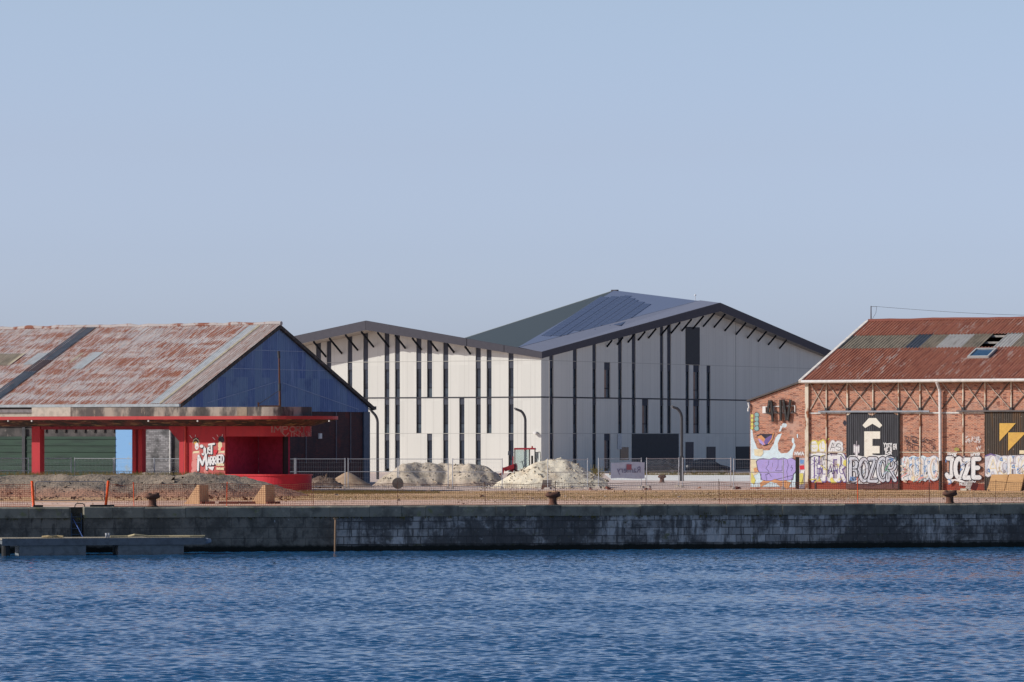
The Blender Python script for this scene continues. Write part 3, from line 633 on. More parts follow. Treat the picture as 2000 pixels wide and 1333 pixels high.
mb = MB(); mb.box(.1, .3, GW_ + .3, GW_ + .75, EZ - .45, EZ - .18); mb.build('gutter_end', STEEL_DARK, ls)
mb = MB(); mb.box(0, .12, GW_ - .75, GW_ + .12, 0, BZ - .1); mb.build('corner_strip', plain('blue_grey_strip', (.07, .10, .15), .6), ls)
for px in (597, 656, 684):
    y_ = LS.fx(px, 870, 0).y; mb = MB(); mb.box(.005, .06, y_ - .05, y_ + .05, 1.6, BZ - .15); mb.build('steel_stanchion', plain('faded_stanchion', (.14, .13, .15), .7), ls)
p = LS.fx(624, 852, 0); mb = MB(); mb.box(.005, .12, p.y - .18, p.y + .18, p.z - .2, p.z + .2); mb.build('wall_box', WHITE_PAINT, ls)
# diagonal line of rivets across the cladding, horizontal laps
mb = MB()
for (za) in (8.6, 10.0):
    y0 = (za - EZ) / TS + .3; mb.box(.1, .112, y0, GW_ - y0, za, za + .05)
for (pa, pb) in (((405, 787), (540, 746)), ((552, 748), (700, 800))):
    a_, b_ = LS.fx(*pa, .1), LS.fx(*pb, .1); mb.bar((.105, a_.y, a_.z), (.105, b_.y, b_.z), .012, .05)
mb.build('cladding_lap', plain('pale_lap', (.26, .34, .52), .6), ls)
# long wall
def lx(px): return LS.fy(px, 880, 0).x
mb = MB(); mb.box(XL, -.02, .02, .4, 0, EZ - .3)
mb.face([(XL, GW_, 0), (0, GW_, 0), (0, GW_, EZ), (XL, GW_, EZ)]); mb.face([(XL, 0, 0), (XL, GW_, 0), (XL, GW_, EZ), (XL, RY, RZ), (XL, 0, EZ)])
lw = mb.build('long_wall', mat('dark_weathered_wall', (.09, .08, .075), [dict(col=(.04, .038, .036), s=.8, lo=.4, hi=.65, d=6), dict(col=(.2, .17, .15), s=2, lo=.6, hi=.72, d=6)]), ls)
mb = MB(); mb.box(XL, lx(64), -.05, .02, zat(830, 304), zat(806, 304)); mb.build('concrete_band', plain('beige_band', (.42, .37, .30), .9), ls)
mb = MB(); mb.box(XL, lx(64), -.08, -.055, zat(806, 304), zat(800, 304)); mb.build('white_pipe', DIRTY_WHITE, ls)
mb = MB(); x1 = lx(227)
mb.box(XL, x1, -.09, -.06, .2, zat(853, 304))
for k in range(7): z = .55 + k * .48; mb.box(XL, x1, -.14, -.092, z, z + .05)
mb.build('green_door', GREEN_DOOR, ls)
xg = lx(49); mb = MB(); mb.box(xg - .14, xg + .14, -.2, -.141, .1, 4.3); mb.build('door_post', STEEL_DARK, ls)
mb = MB()
for k in range(9): x = lx(70 + k * 19); mb.box(x - .1, x + .1, -.1, -.03, 3.95, 4.5)
mb.box(XL, x1, -.12, -.06, 4.35, 4.55); mb.build('door_header', plain('dark_header', (.075, .065, .06), .9), ls)
mb = MB(); mb.box(lx(226) + .05, lx(259), -.07, -.02, 0, zat(840, 300)); mb.build('blue_door', LIGHT_BLUE, ls)
mb = MB(); mb.box(lx(262), lx(337), -.06, -.015, 0, zat(834, 298)); mb.build('grey_brick_infill', GREY_BLOCK, ls)
mb = MB(); mb.box(lx(278), lx(337), -.075, -.062, zat(834, 298), zat(827, 298)); mb.build('pale_lintel', plain('pale_lintel', (.40, .37, .33), .9), ls)
mb = MB(); x = lx(335); mb.tube([(x, -.15, 0), (x, -.15, EZ - .4)], .07, 8); mb.build('downpipe', DIRTY_WHITE, ls)

# ------------------------------------------------------------------ red kiosk with rounded end
RK = Frame(-15.92, 271.0, A31)
rk = RK.empty('red_canopy_kiosk', 'low red concrete kiosk with wide flat canopy and rounded end', 'kiosk')
KR = 2.2; KX = -.9; KL = -31.0
def outline(off, xl, n=22, back=True):
    pts = [(xl, -off), (KX, -off)]
    for k in range(1, n): a = -90 + 180 * k / n; pts.append((KX + (KR + off) * math.cos(R(a)), KR + (KR + off) * math.sin(R(a))))
    pts += [(KX, 2 * KR + off), (xl, 2 * KR + off)]
    return pts
def slab(mb, o1, z0, z1, mi=0): mb.hexa([(p[0], p[1], z0) for p in o1], [(p[0], p[1], z1) for p in o1], mi)
xs_ = RK.fy(62, 803, 0).x
mb = MB(); slab(mb, outline(0.0, xs_), 4.985, zat(795, 271.5)); mb.build('roof_slab', CONC_STAIN, rk)
x1_, x2_ = RK.fy(138, 800, -.02).x, RK.fy(464, 800, -.02).x
mb = MB(); mb.box(xs_ + .02, x1_, -.03, -.004, 5.0, 5.62); mb.build('pale_patch', plain('pale_concrete', (.50, .46, .37), .9), rk)
mb = MB(); mb.box(x2_ - .05, x2_ + .02, -.012, -.002, 5.0, 5.6); mb.box(x2_ + .04, x2_ + .75, -.02, -.003, 5.0, 5.58); mb.build('cracked_patch', plain('cracked_concrete', (.29, .24, .17), .9), rk)
# canopy: fascia and sloping soffit
oc, oi = outline(1.75, KL - 6), outline(.05, KL - 6)
mb = MB(); nO = len(oc)
mb.face([(p[0], p[1], 4.98) for p in oc])
for i in range(nO - 1):
    a, b = oc[i], oc[i + 1]; mb.face([(a[0], a[1], 4.76), (b[0], b[1], 4.76), (b[0], b[1], 4.98), (a[0], a[1], 4.98)])
cano = mb.build('canopy', mat('red_fascia_paint', (.42, .035, .035), [dict(col=(.38, .03, .03), s=1.5, lo=.5, hi=.7, d=5)], rough=.6), rk)
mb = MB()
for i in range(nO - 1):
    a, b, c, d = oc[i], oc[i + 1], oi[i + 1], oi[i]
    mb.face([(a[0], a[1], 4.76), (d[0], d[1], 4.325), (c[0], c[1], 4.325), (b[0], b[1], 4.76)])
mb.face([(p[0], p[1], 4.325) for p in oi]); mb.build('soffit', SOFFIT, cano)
for px in (16, 62, 290, 386, 643):
    p = RK.hit(px, 821, (0, 0, 4.62), (0, 0, 1)); mb = MB(); mb.box(p.x - .035, p.x + .035, p.y - .035, p.y + .035, 4.52, 4.62); mb.build('soffit_lamp', DIRTY_WHITE, cano)
def kx(px, y=0.0): return RK.fy(px, 880, y).x
# mural wall, pilaster with haunch
ml, mr = kx(364), kx(440)
mb = MB(); mb.box(ml, mr, 0, .25, 0, 4.315); mural_wall = mb.build('mural_wall', RED_PAINT, rk)
pl, pr = kx(351), kx(363)
mb = MB(); hx = kx(331)
pr2 = pr - .01
b = [(hx, -.06), (pr2, -.06), (pr2, .5), (hx, .5)]
mb.box(pl, pr2, -.06, .5, 0, 3.3)
mb.face([(hx, -.06, 4.316), (hx, -.06, 4.1), (pl, -.06, 3.3), (pr2, -.06, 3.3), (pr2, -.06, 4.316)]); mb.face([(hx, .5, 4.316), (hx, .5, 4.1), (pl, .5, 3.3), (pr2, .5, 3.3), (pr2, .5, 4.316)])
mb.face([(hx, -.06, 4.1), (hx, .5, 4.1), (pl, .5, 3.3), (pl, -.06, 3.3)]); mb.face([(hx, -.06, 4.316), (hx, .5, 4.316), (hx, .5, 4.1), (hx, -.06, 4.1)])
mb.build('pilaster', RED_PAINT, rk)
mb = MB(); mb.tube([(pr + .05, -.12, 0), (pr + .05, -.12, 4.3)], .055, 8); mb.build('downpipe', plain('bright_red_pipe', (.50, .05, .03), .5), rk)
# columns and beam
for (a, b_, yy, dd) in ((62, 78, 0, .5), (258.5, 265, 3.9, .45), (270, 277.5, 3.9, .45)):
    mb = MB(); mb.box(kx(a, yy), kx(b_, yy), yy, yy + dd, 0, 4.315); mb.build('column', RED_PAINT, rk)
mb = MB(); mb.box(kx(79), hx, .05, .4, 4.10, 4.316); mb.box(kx(79) + .1, hx - .1, 3.95, 4.3, 4.10, 4.316); mb.build('beam', plain('dark_red_beam', (.22, .02, .03), .8), rk)
# header band and plinth round the curved end
def ring(mb, off, thick, x0, z0, z1, mi=0, a_end=90):
    o1 = [(x0, -off), (KX, -off)]; o2 = [(x0, thick - off), (KX, thick - off)]
    for k in range(1, 29):
        a = -90 + (a_end + 90) * k / 28
        o1.append((KX + (KR + off) * math.cos(R(a)), KR + (KR + off) * math.sin(R(a)))); o2.append((KX + (KR + off - thick) * math.cos(R(a)), KR + (KR + off - thick) * math.sin(R(a))))
    for i in range(len(o1) - 1):
        b = [(*o1[i], z0), (*o1[i + 1], z0), (*o2[i + 1], z0), (*o2[i], z0)]
        mb.face([(p[0], p[1], z1) for p in b], mi); mb.face(b[::-1], mi)
        mb.face([b[0], b[1], (*o1[i + 1], z1), (*o1[i], z1)], mi); mb.face([b[2], b[3], (*o2[i], z1), (*o2[i + 1], z1)], mi)
    mb.face([(*o1[0], z0), (*o2[0], z0), (*o2[0], z1), (*o1[0], z1)], mi); mb.face([(*o1[-1], z0), (*o2[-1], z0), (*o2[-1], z1), (*o1[-1], z1)], mi)
mb = MB(); ring(mb, -.03, .2, mr + .002, 3.63, 4.314); header = mb.build('header', RED_PAINT, rk)
mb = MB(); ring(mb, .0, .25, mr + .003, 0, 1.02); mb.build('plinth', mat('bright_red_plinth', (.50, .022, .035), [dict(col=(.38, .02, .03), s=.9, lo=.48, hi=.7, d=5)], rough=.6), rk)
mb = MB(); ring(mb, .06, .75, mr + .004, 1.022, 1.12); mb.build('counter', plain('bright_red_counter', (.52, .03, .035), .5, var=.15), rk)
bx = kx(563, 3.9)
mb = MB(); mb.box(mr + .01, bx, 3.9, 4.1, 0, 4.316); mb.build('back_wall', INNER_RED, rk)
mb = MB(); mb.box(mr - .2, mr - .003, .26, 3.89, 0, 4.316); mb.build('partition', INNER_RED, rk)
mb = MB(); mb.box(bx - .12, bx, 3.4, 3.895, 0, 4.316); mb.build('end_post', plain('near_black_post', (.03, .012, .014), .8), rk)
da, db = kx(480, 3.86), kx(500, 3.86)
mb = MB(); mb.box(da, db, 3.84, 3.895, 0, zat(873, 274)); dr = mb.build('door', plain('slate_door', (.14, .18, .22), .6), rk)
mb = MB(); mb.box(da + .08, da + .14, 3.80, 3.838, 1.5, 1.65); mb.build('handle', GALV, dr)
# faded lettering round the header
def hmap(a, b, d):
    y0 = .03; r_ = KR - .03 + d
    if a <= KX: return (a, y0 - d, b)
    t = (a - KX) / (KR - .03) - math.pi / 2
    return (KX + r_ * math.cos(t), KR + r_ * math.sin(t), b)
pt = Paint(hmap)
xa = RK.fy(527, 835, 0).x
pt.letters('IMPORT.. S', xa, 3.93, xa + 3.7, 4.29, [(.095, FADED_PINK, 0, 0)]); pt.build('faded_lettering', header)
pt = Paint(hmap); pt.letters('VINS.RI', xa + .75, 3.64, xa + 3.6, 3.86, [(.075, FADED_PINK, 0, 0)]); pt.build('faded_lettering', header)
# mural: JUST MARRIED
pm = Paint(lambda a, b, d: (a, -d, b))
def m2(px, py): p = RK.fy(px, py, 0); return (p.x, p.z)
def mpoly(l, m): pm.fill([m2(*q) for q in l], m)
mpoly([(375, 868), (439.5, 865), (439.5, 927), (374, 927)], P_ROSE)
for (x, y, r_) in ((381, 908, .3), (379, 918, .16), (378, 922, .2), (402, 921, .16), (405, 915, .18)): c = m2(x, y); pm.blob(c[0], c[1], r_, r_ * 1.15, P_PINK)
mpoly([(376, 884), (391, 880), (390, 895), (376, 900)], P_PINK); mpoly([(427, 882), (439, 880), (439, 890), (425, 890)], P_PINK)
for (x, y) in ((383, 861), (432, 859)): c = m2(x, y); pm.blob(c[0], c[1], .26, .22, P_BLACK, 14, .15, x)
pm.stroke([m2(377, 866), m2(378, 860), m2(383, 857), m2(388, 861), m2(389, 866)], .05, P_CREAM)
c = m2(382.5, 866); pm.blob(c[0], c[1], .15, .14, P_GOLD); c = m2(384.5, 872); pm.blob(c[0], c[1], .16, .24, P_WHITE); c = m2(385, 874); pm.blob(c[0], c[1], .05, .07, P_PINK)
c = m2(430, 870); pm.blob(c[0], c[1], .17, .26, P_CREAM); mpoly([(427, 875), (431, 875), (431, 881), (426, 880)], P_CREAM); c = m2(434.5, 877); pm.blob(c[0], c[1], .12, .12, P_RED)
for q in ([(371, 851), (375, 856)], [(382, 850), (381.5, 853)], [(416, 855), (420, 859)], [(424, 850), (426, 853)], [(434, 853), (435, 849)]): pm.stroke([m2(*z) for z in q], .035, P_WHITE)
mpoly([(378, 882), (389, 881), (389, 885), (377, 886)], P_CREAM); mpoly([(427, 882), (439, 881), (439, 885), (427, 885)], P_CREAM)
# letters
def mletters(txt, x0, y0, x1, y1, wd, rise, jit, seed):
    a, b = m2(x0, y1), m2(x1, y0); pm.letters(txt, a[0], a[1], b[0], b[1], [(wd + .075, P_BLACK, .02, -.03), (wd, P_WHITE, 0, 0)], jit, seed, rise=rise, whole=True)
mletters('JUS', 395, 876, 413, 889, .10, .25, .1, 2)
mletters('T', 408, 869, 419, 887, .13, .1, 0, 3); c = m2(394, 872); pm.blob(c[0] + .03, c[1] - .04, .17, .13, P_BLACK); pm.blob(c[0], c[1], .15, .11, P_WHITE)
mletters('M', 387, 891, 404, 919, .16, .1, 0, 3); mletters('ARRIED', 406, 894, 437, 909, .10, .35, .06, 4)
mpoly([(406, 912), (419, 912), (416, 919.5), (411, 917)], P_WHITE)
c = m2(421.5, 883); pm.blob(c[0] - .07, c[1] + .05, .09, .1, P_RED); pm.blob(c[0] + .07, c[1] + .05, .09, .1, P_RED); pm.fill([(c[0] - .15, c[1] + .03), (c[0] + .15, c[1] + .03), (c[0], c[1] - .2)], P_RED)
for y in (908, 916): a = m2(424, y + 1.5); b_ = m2(438, y - 1.5); pm.letters('NWRUKE', a[0], a[1], b_[0], b_[1], [(.06, P_CREAM, 0, 0)], .2, y)
pm.build('wedding_mural', mural_wall)

# mast on the kiosk roof with its stay
km = thing('rusty_mast', (0, 0, 0), 0, 'tall thin rusty mast with stay wire on the kiosk roof slab', 'mast')
p = RK.fy(547, 790, 2.0); W_ = lambda fr, q: Vector((fr.o[0] + q.x * fr.u[0] + q.y * fr.w[0], fr.o[1] + q.x * fr.u[1] + q.y * fr.w[1], q.z))
b0 = W_(RK, Vector((p.x, 2.0, 5.56))); km.location = b0
kd = b0.y
mb = MB(); mb.tube([(0, 0, 0), (-.03, 0, 1.4), (-.07, 0, zat(697, kd) - b0.z)], [.085, .07, .05], 8); mb.build('pole', RUSTY, km)
mb = MB(); mb.tube([(-.07, 0, zat(700, kd) - b0.z), (-.1, 0, zat(686, kd) - b0.z)], .09, 8); mb.build('collar', STEEL_DARK, km); mb = MB(); mb.tube([(-.03, 0, 1.1), (-.03, 0, 1.6)], .10, 8); mb.build('collar', STEEL_DARK, km)
mb = MB(); mb.tube([(-.03, 0, 1.15), (-1.4, 0, .25)], .02, 5); mb.build('stay_wire', STEEL_DARK, km)
mb = MB(); mb.box(-1.35, .05, -.1, .1, .0, .14); mb.box(-1.5, -1.38, -.08, .08, .0, .34); mb.build('foot_beam', RUSTY, km)

# ------------------------------------------------------------------ right brick warehouse
RS = Frame(20.2, 281.5, A31)
rs = RS.empty('brick_warehouse', 'red brick warehouse with rusty red corrugated roof and graffiti along its foot', 'warehouse')
RX = 30.0; REZ = 7.60; RRY = 10.07; RRZ = 11.78; RT = (RRZ - REZ) / RRY; RSL = math.hypot(1, RT); RD = 2 * RRY
LX0 = -4.33
mb = MB()
mb.box(0, RX, 0, .35, 0, REZ - .12)
mb.face([(0, .36, 0), (0, RD, 0), (0, RD, REZ - .1), (0, RRY, RRZ - .1), (0, .36, REZ - .12)]); mb.face([(0, RD, 0), (RX, RD, 0), (RX, RD, REZ - .1), (0, RD, REZ - .1)])
mb.face([(RX, .36, 0), (RX, RD, 0), (RX, RD, REZ - .1), (RX, RRY, RRZ - .1), (RX, .36, REZ - .12)])
wall = mb.build('front_wall', RED_BRICK, rs)
lz0, lz1 = 6.05, 7.42
mb = MB(); b = [(LX0, 0, 0), (-.003, 0, 0), (-.003, 0, lz1), (LX0, 0, lz0)]; mb.face(b); mb.face([(LX0, 0, 0), (LX0, 0, lz0), (LX0, RD, lz0), (LX0, RD, 0)]); mb.face([(p[0], RD, p[2]) for p in b])
lean = mb.build('lean_to_wall', RED_BRICK, rs)
mb = MB(); b = [(LX0 - .2, -.15, lz0 - .02), (-.01, -.15, lz1 + .02), (-.01, RD, lz1 + .02), (LX0 - .2, RD, lz0 - .02)]; mb.hexa(b, [(p[0], p[1], p[2] + .12) for p in b]); mb.build('lean_to_roof', plain('dark_edge', (.10, .085, .08), .8), rs)
mb = MB(); p = RS.fy(1463, 787, -.1); mb.tube([(p.x - .05, -.12, p.z), (p.x + .02, -.12, p.z - .3), (LX0 - .08, -.12, p.z - .42), (LX0 - .08, -.12, p.z - .6)], .06, 8); mb.build('gutter_outlet', WHITE_PAINT, rs)
rlv = Vector((0, 1, RT)).normalized(); rln = Vector((0, -RT, 1)).normalized()
def rpt(x, y, lift=0.0): return Vector((x, y, REZ + RT * y)) + rln * lift
def rhit(px, py): return RS.hit(px, py, (0, 0, REZ), (0, -RT, 1))
yb0, yb1 = rhit(1660, 683).y, rhit(1690, 655).y
def rsheet(nm, x0, x1, y0, y1, m, lift=0.0, par=None, per=.25):
    mb = MB(); corrugated(mb, rpt(x0, y0, lift), (1, 0, 0), rlv, rln, x1 - x0, (y1 - y0) * RSL, per, .042, uv0=(x0, y0)); return mb.build(nm, m, par or rs, True)
rsheet('lower_roof', -.15, RX, -.45, yb0 + .08, RED_ROOF, .03); rsheet('upper_roof', -.15, RX, yb1 - .12, RRY, RED_ROOF, .03)
cuts = [(None, OLIVE_SHEET), (1779, SLATE_SHEET), (1806.5, OLIVE_SHEET), (1838, PALE_SHEET), (1888, OLIVE_SHEET), (1923, None), (1950, PALE_SHEET), (1984, OLIVE_SHEET)]
ym = (yb0 + yb1) / 2
for i, (px, m) in enumerate(cuts):
    x0 = -.15 if px is None else rhit(px, 669).x
    x1 = RX if i == len(cuts) - 1 else rhit(cuts[i + 1][0], 669).x
    if m: rsheet({OLIVE_SHEET: 'olive_roof_sheet', SLATE_SHEET: 'slate_blue_sheet', PALE_SHEET: 'pale_roof_sheet'}[m], x0, x1, yb0 - .02, yb1, m)
hx0, hx1 = rhit(1923, 669).x, rhit(1950, 669).x
for k in range(3):
    y = yb0 + .2 + k * (yb1 - yb0 - .3) / 2; mb = MB(); q = rpt(hx0 - .3, y, -.18); mb.box(q.x, hx1 + .4, y - .05, y + .05, q.z - .07, q.z + .07); mb.build('purlin', plain('pale_purlin', (.32, .29, .26), .8), rs)
for k in range(2):
    x = hx0 + .5 + k * .9; mb = MB(); mb.bar(rpt(x, yb0 - .3, -.35), rpt(x + .45, yb1 + .3, -.35), .09); mb.build('rafter', plain('pale_rafter', (.36, .34, .31), .8), rs)
mb = MB(); corrugated(mb, (-.15, RD + .45, REZ - .45 * RT), (1, 0, 0), Vector((0, -1, RT)).normalized(), Vector((0, RT, 1)).normalized(), RX + .15, (RRY + .45) * RSL, .38, .026, seg=4); mb.build('rear_roof', RED_ROOF, rs, True)
mb = MB(); b = [rpt(-.32, -.5, -.10), rpt(-.10, -.5, -.10), rpt(-.10, RRY, -.10), rpt(-.32, RRY, -.10)]; mb.hexa(b, [p + rln * .2 for p in b]); mb.build('verge_board', plain('white_verge', (.70, .65, .58), .7), rs)
mb = MB(); rj = random.Random(4); mb.tube([(-.15 + (RX + .15) * k / 36, RRY, RRZ + .05 + rj.uniform(-.03, .03)) for k in range(37)], [rj.uniform(.11, .15) for k in range(37)], 8); mb.build('ridge_cap', mat('ridge_red', (.2, .065, .045), [dict(col=(.45, .42, .38), s=.8, lo=.62, hi=.66, d=5)]), rs)
mb = MB(); gx = RS.fy(1566, 740, -.55).x; mb.tube([(gx, -.58, REZ - .22), (RX, -.58, REZ - .22)], .115, 10); mb.build('gutter', plain('white_gutter', (.68, .66, .62), .5, var=.2), rs)
mb = MB(); mb.box(0, RX, -.47, -.02, REZ - .28, REZ - .22); mb.build('eaves_board', plain('dark_eaves', (.06, .05, .045), .8), rs)
# roof window
c4 = [rhit(*q) for q in ((1892, 702), (1933, 702), (1946, 685), (1905, 685))]
x0, x1, y0, y1 = (c4[0].x + c4[3].x) / 2, (c4[1].x + c4[2].x) / 2, c4[0].y, c4[2].y
mb = MB()
for (a, b_, c_, d_) in ((x0, x1, y0, y0 + .12), (x0, x1, y1 - .12, y1), (x0, x0 + .12, y0 + .12, y1 - .12), (x1 - .12, x1, y0 + .12, y1 - .12)):
    bb = [rpt(a, c_, .05), rpt(b_, c_, .05), rpt(b_, d_, .05), rpt(a, d_, .05)]; mb.hexa(bb, [p + rln * .16 for p in bb])
sk_ = mb.build('roof_window', plain('grey_alu', (.42, .42, .40), .5), rs)
mb = MB(); mb.face([rpt(x0 + .12, y0 + .12, .14), rpt(x1 - .12, y0 + .12, .14), rpt(x1 - .12, y1 - .12, .14), rpt(x0 + .12, y1 - .12, .14)]); mb.build('pane', plain('blue_roof_glass', (.04, .09, .16), .15, spec=.6), sk_)
# posts, bracing
def bx_(px): return RS.fy(px, 860, -.05).x
zt, zb = REZ - .29, RS.fy(1700, 801, 0).z
mb = MB(); mb.box(bx_(1574) - .02, bx_(1580), -.16, -.01, 0, zt); mb.build('corner_post', RUST_WHITE, rs)
vert = [1614, 1655, 1705, 1755, 1797, 1881, 1924, 1975]
VX = [bx_(q) for q in vert] + [bx_(1975) + 1.9 * k for k in range(1, 5)]
for i, x in enumerate(VX):
    mb = MB(); low = vert[i] if i < len(vert) else 0
    z0 = .9 if low in (1614, 1797, 1881) else zb
    wd = .075 if low in (1655,) else .05
    wd *= .72; mb.box(x - wd, x + wd, -.09, -.01, z0, zt); mb.build('post', RUST_WHITE, rs)
bays = sorted([bx_(1580)] + VX + [bx_(1837)])
BR_L, BR_D = plain('pale_brace', (.50, .42, .34), .8, var=.4), plain('dark_brace', (.085, .07, .065), .8, var=.4)
for a, b_ in zip(bays[:-1], bays[1:]):
    first = a == bays[0]
    mb = MB(); mb.bar((a + .1, -.045, zb + .05), (b_ - .12, -.045, zt - .05), .028, .06); mb.build('brace', BR_L if first else BR_D, rs)
    mb = MB(); mb.bar((a + .12, -.078, zt - .05), (b_ - .08, -.078, zb + .05), .028, .045); mb.build('brace', BR_L, rs)
mb = MB()
for x in VX: mb.box(x - .1, x + .1, -.13, -.092, zb - .04, zb + .14)
mb.build('gusset_plate', STEEL_DARK, rs)
mb = MB(); mb.box(bx_(1600), bx_(1817), -.24, -.12, zb - .17, zb - .05); mb.build('door_rail', plain('grey_rail', (.27, .29, .32), .5, metal=.4), rs)
mb = MB(); mb.box(bx_(1870), bx_(2030), -.24, -.12, zb - .15, zb - .05); mb.build('door_rail', plain('dark_rail', (.12, .11, .11), .6), rs)
mb = MB()
z3 = RS.fy(1700, 806, 0).z
mb.box(.2, bx_(1652), -.04, -.005, z3 - .09, z3 + .01); mb.box(bx_(1757), bx_(1922), -.04, -.005, z3 - .09, z3 + .01); mb.build('wall_beam', DIRTY_WHITE, rs)
z4 = RS.fy(1700, 883.5, 0).z
mb = MB(); mb.box(.2, bx_(1652), -.035, -.005, z4 - .05, z4 + .04); mb.box(bx_(1757), bx_(1922), -.035, -.005, z4 - .05, z4 + .04); mb.build('sill_beam', plain('tan_sill', (.46, .38, .29), .8), rs)
mb = MB(); x = bx_(1837.5); mb.tube([(x - .05, -.58, REZ - .3), (x, -.3, REZ - .75), (x + .02, -.22, REZ - 1.0), (x + .04, -.2, 2.0)], .105, 10); mb.build('downpipe', plain('white_downpipe', (.68, .67, .65), .5, var=.2), rs)
mb = MB(); mb.tube([(x + .04, -.2, 0), (x + .04, -.2, 2.0)], .11, 10); mb.build('pipe_foot', plain('dark_pipe_foot', (.05, .035, .03), .8), rs)
x = bx_(1557); mb = MB(); mb.box(x - .13, x + .12, -.05, -.004, 0, RS.fy(1557, 893, 0).z); mb.build('dark_slot', plain('black_opening', (.015, .014, .014), .9), rs)
# sliding doors of corrugated sheet
def door(px0, px1, pyt, m, nm='sliding_door'):
    x0, x1 = bx_(px0), bx_(px1); z1 = RS.fy(px0, pyt, 0).z; mb = MB()
    corrugated(mb, (x0, -.10, .05), (1, 0, 0), (0, 0, 1), (0, -1, 0), x1 - x0, z1 - .05, .16, .014); mb.box(x0, x1, -.08, -.02, .04, z1 - .002)
    return mb.build(nm, m, rs), x0, x1, z1
d1, ax0, ax1, az = door(1653.5, 1756, 806, BLACK_SHEET); d2, bx0, bx1, bz = door(1923.5, 2031, 802, BROWN_SHEET)
mb = MB(); mb.box(ax1 - .03, ax1 + .08, -.16, -.121, .0, az); mb.build('door_edge', plain('black_edge', (.02, .02, .022), .8), d1)
def pf(px, py): p = RS.fy(px, py, -.12); return (p.x, p.z)
dmap = lambda a, b, d: (a, -.115 - d, b)
pd = Paint(dmap)
def dp(l, m): pd.fill([pf(*q) for q in l], m)
dp([(1684.5, 831), (1697, 817), (1711, 817), (1723, 831), (1718, 836.5), (1704, 828), (1690, 836.5)], P_IVORY)
dp([(1688, 843), (1719, 843), (1719, 857.5), (1704, 857.5), (1704, 871.5), (1718, 871.5), (1718, 886), (1704, 886), (1704, 893), (1688, 893)], P_IVORY)
pd.build('letter_emblem', d1); pd = Paint(dmap)
dp([(1653.8, 806.5), (1662, 806.5), (1657, 811), (1653.8, 812)], RUST_WHITE); dp([(1694, 806.5), (1712, 806.5), (1704, 812), (1698, 811)], RUST_WHITE); dp([(1745, 806.5), (1755, 806.5), (1755, 812), (1750, 810)], RUST_WHITE)
pd.build('flaked_patch', d1); pd = Paint(dmap)
for (x, y0, y1, wd) in ((1669, 870, 884, .16), (1673, 873, 892, .2), (1677, 871, 884, .14), (1673, 862, 875, .05)): pd.stroke([pf(x, y0), pf(x, y1)], wd, P_MAUVE); 
for (x, y0, y1, wd) in ((1669, 872, 882, .1), (1673, 874, 890, .12), (1677, 873, 882, .09)): pd.stroke([pf(x, y0), pf(x, y1)], wd, P_WHITE)
pd.build('paint_splash', d1); pd = Paint(dmap)
for i, (tx, x0_, y0_, x1_, y1_) in enumerate((('YTEY', 1726, 867, 1742, 873), ('REQR', 1728, 875, 1742, 880), ('KOR', 1730, 882, 1742, 888), ('EM', 1745, 867, 1751, 878))):
    a, b_ = pf(x0_, y1_), pf(x1_, y0_); pd.letters(tx, a[0], a[1], b_[0], b_[1], [(.06, P_WHITE, 0, 0)], .25, i)
pd.build('white_tag', d1)
pd = Paint(dmap); dp([(1952, 827), (1984, 827), (1952, 862.5)], P_GOLD); pd.build('triangle_emblem', d2)
pd = Paint(dmap); dp([(1969, 845), (2004, 845), (1969, 881)], P_GOLD); pd.build('triangle_emblem', d2)
pd = Paint(dmap); dp([(1991, 880), (2010, 880), (2010, 887), (1991, 887)], P_CREAM)
pd.build('cream_patch', d2)

# ---- graffiti along the foot of the wall
wmap = lambda a, b, d: (a, -d, b)
def pw(px, py): p = RS.fy(px, py, 0); return (p.x, p.z)
P = Paint(wmap)
def wp(l, m): P.fill([pw(*q) for q in l], m)
# lean-to: splash, tube lettering, purple bubble piece
wp([(1466, 835), (1469, 838), (1472, 858), (1479, 876), (1489, 880), (1503, 880), (1511, 868), (1515, 855), (1520, 849), (1527, 847), (1524, 855), (1519, 866), (1520, 880), (1526, 886), (1538, 885), (1546, 877), (1551, 864), (1554, 871), (1549, 884), (1548, 894), (1552, 900), (1555, 925), (1556, 952), (1466, 952)], P_SKY)
for (x, y, a_, b_) in ((1532, 831, .20, .16), (1549, 861, .10, .2), (1557.5, 852, .05, .16), (1525, 837, .05, .2)): c = pw(x, y); P.blob(c[0], c[1], a_, b_, P_SKY, 12)
P.stroke([pw(1523, 842), pw(1527, 834), pw(1533, 830)], .12, P_SKY)
for y in (810, 818, 826, 833): c = pw(1468.5, y + 3); P.blob(c[0] + .02, c[1], .13, .15, P_BLACK); P.blob(c[0] + .02, c[1], .11, .13, P_YELLOW)
for y in (808, 816, 825, 834): c = pw(1478, y + 3); P.blob(c[0], c[1], .2, .2, P_BLACK, 12, .15, y); P.blob(c[0], c[1], .17, .17, P_TEAL, 12, .15, y)
wp([(1478, 850), (1486, 848), (1508, 848), (1513, 848), (1509, 860), (1502, 869), (1493, 872), (1485, 867)], P_BLACK); wp([(1479.5, 853), (1487, 850), (1497, 860), (1492, 869), (1485, 865)], P_ORANGE)
wp([(1481, 857), (1490, 861), (1495, 867), (1490, 870), (1484, 865)], P_LILAC); wp([(1495, 857), (1507, 850), (1509, 856), (1502, 866), (1494, 869), (1492, 865)], P_PURPLE); P.stroke([pw(1511, 846), pw(1508, 858), pw(1501, 867)], .09, P_ORANGE); P.stroke([pw(1484, 857), pw(1491, 863), pw(1494, 869)], .06, P_PINK)
wp([(1473, 878), (1490, 877), (1491, 886), (1486, 892), (1474, 890)], P_CREAM)
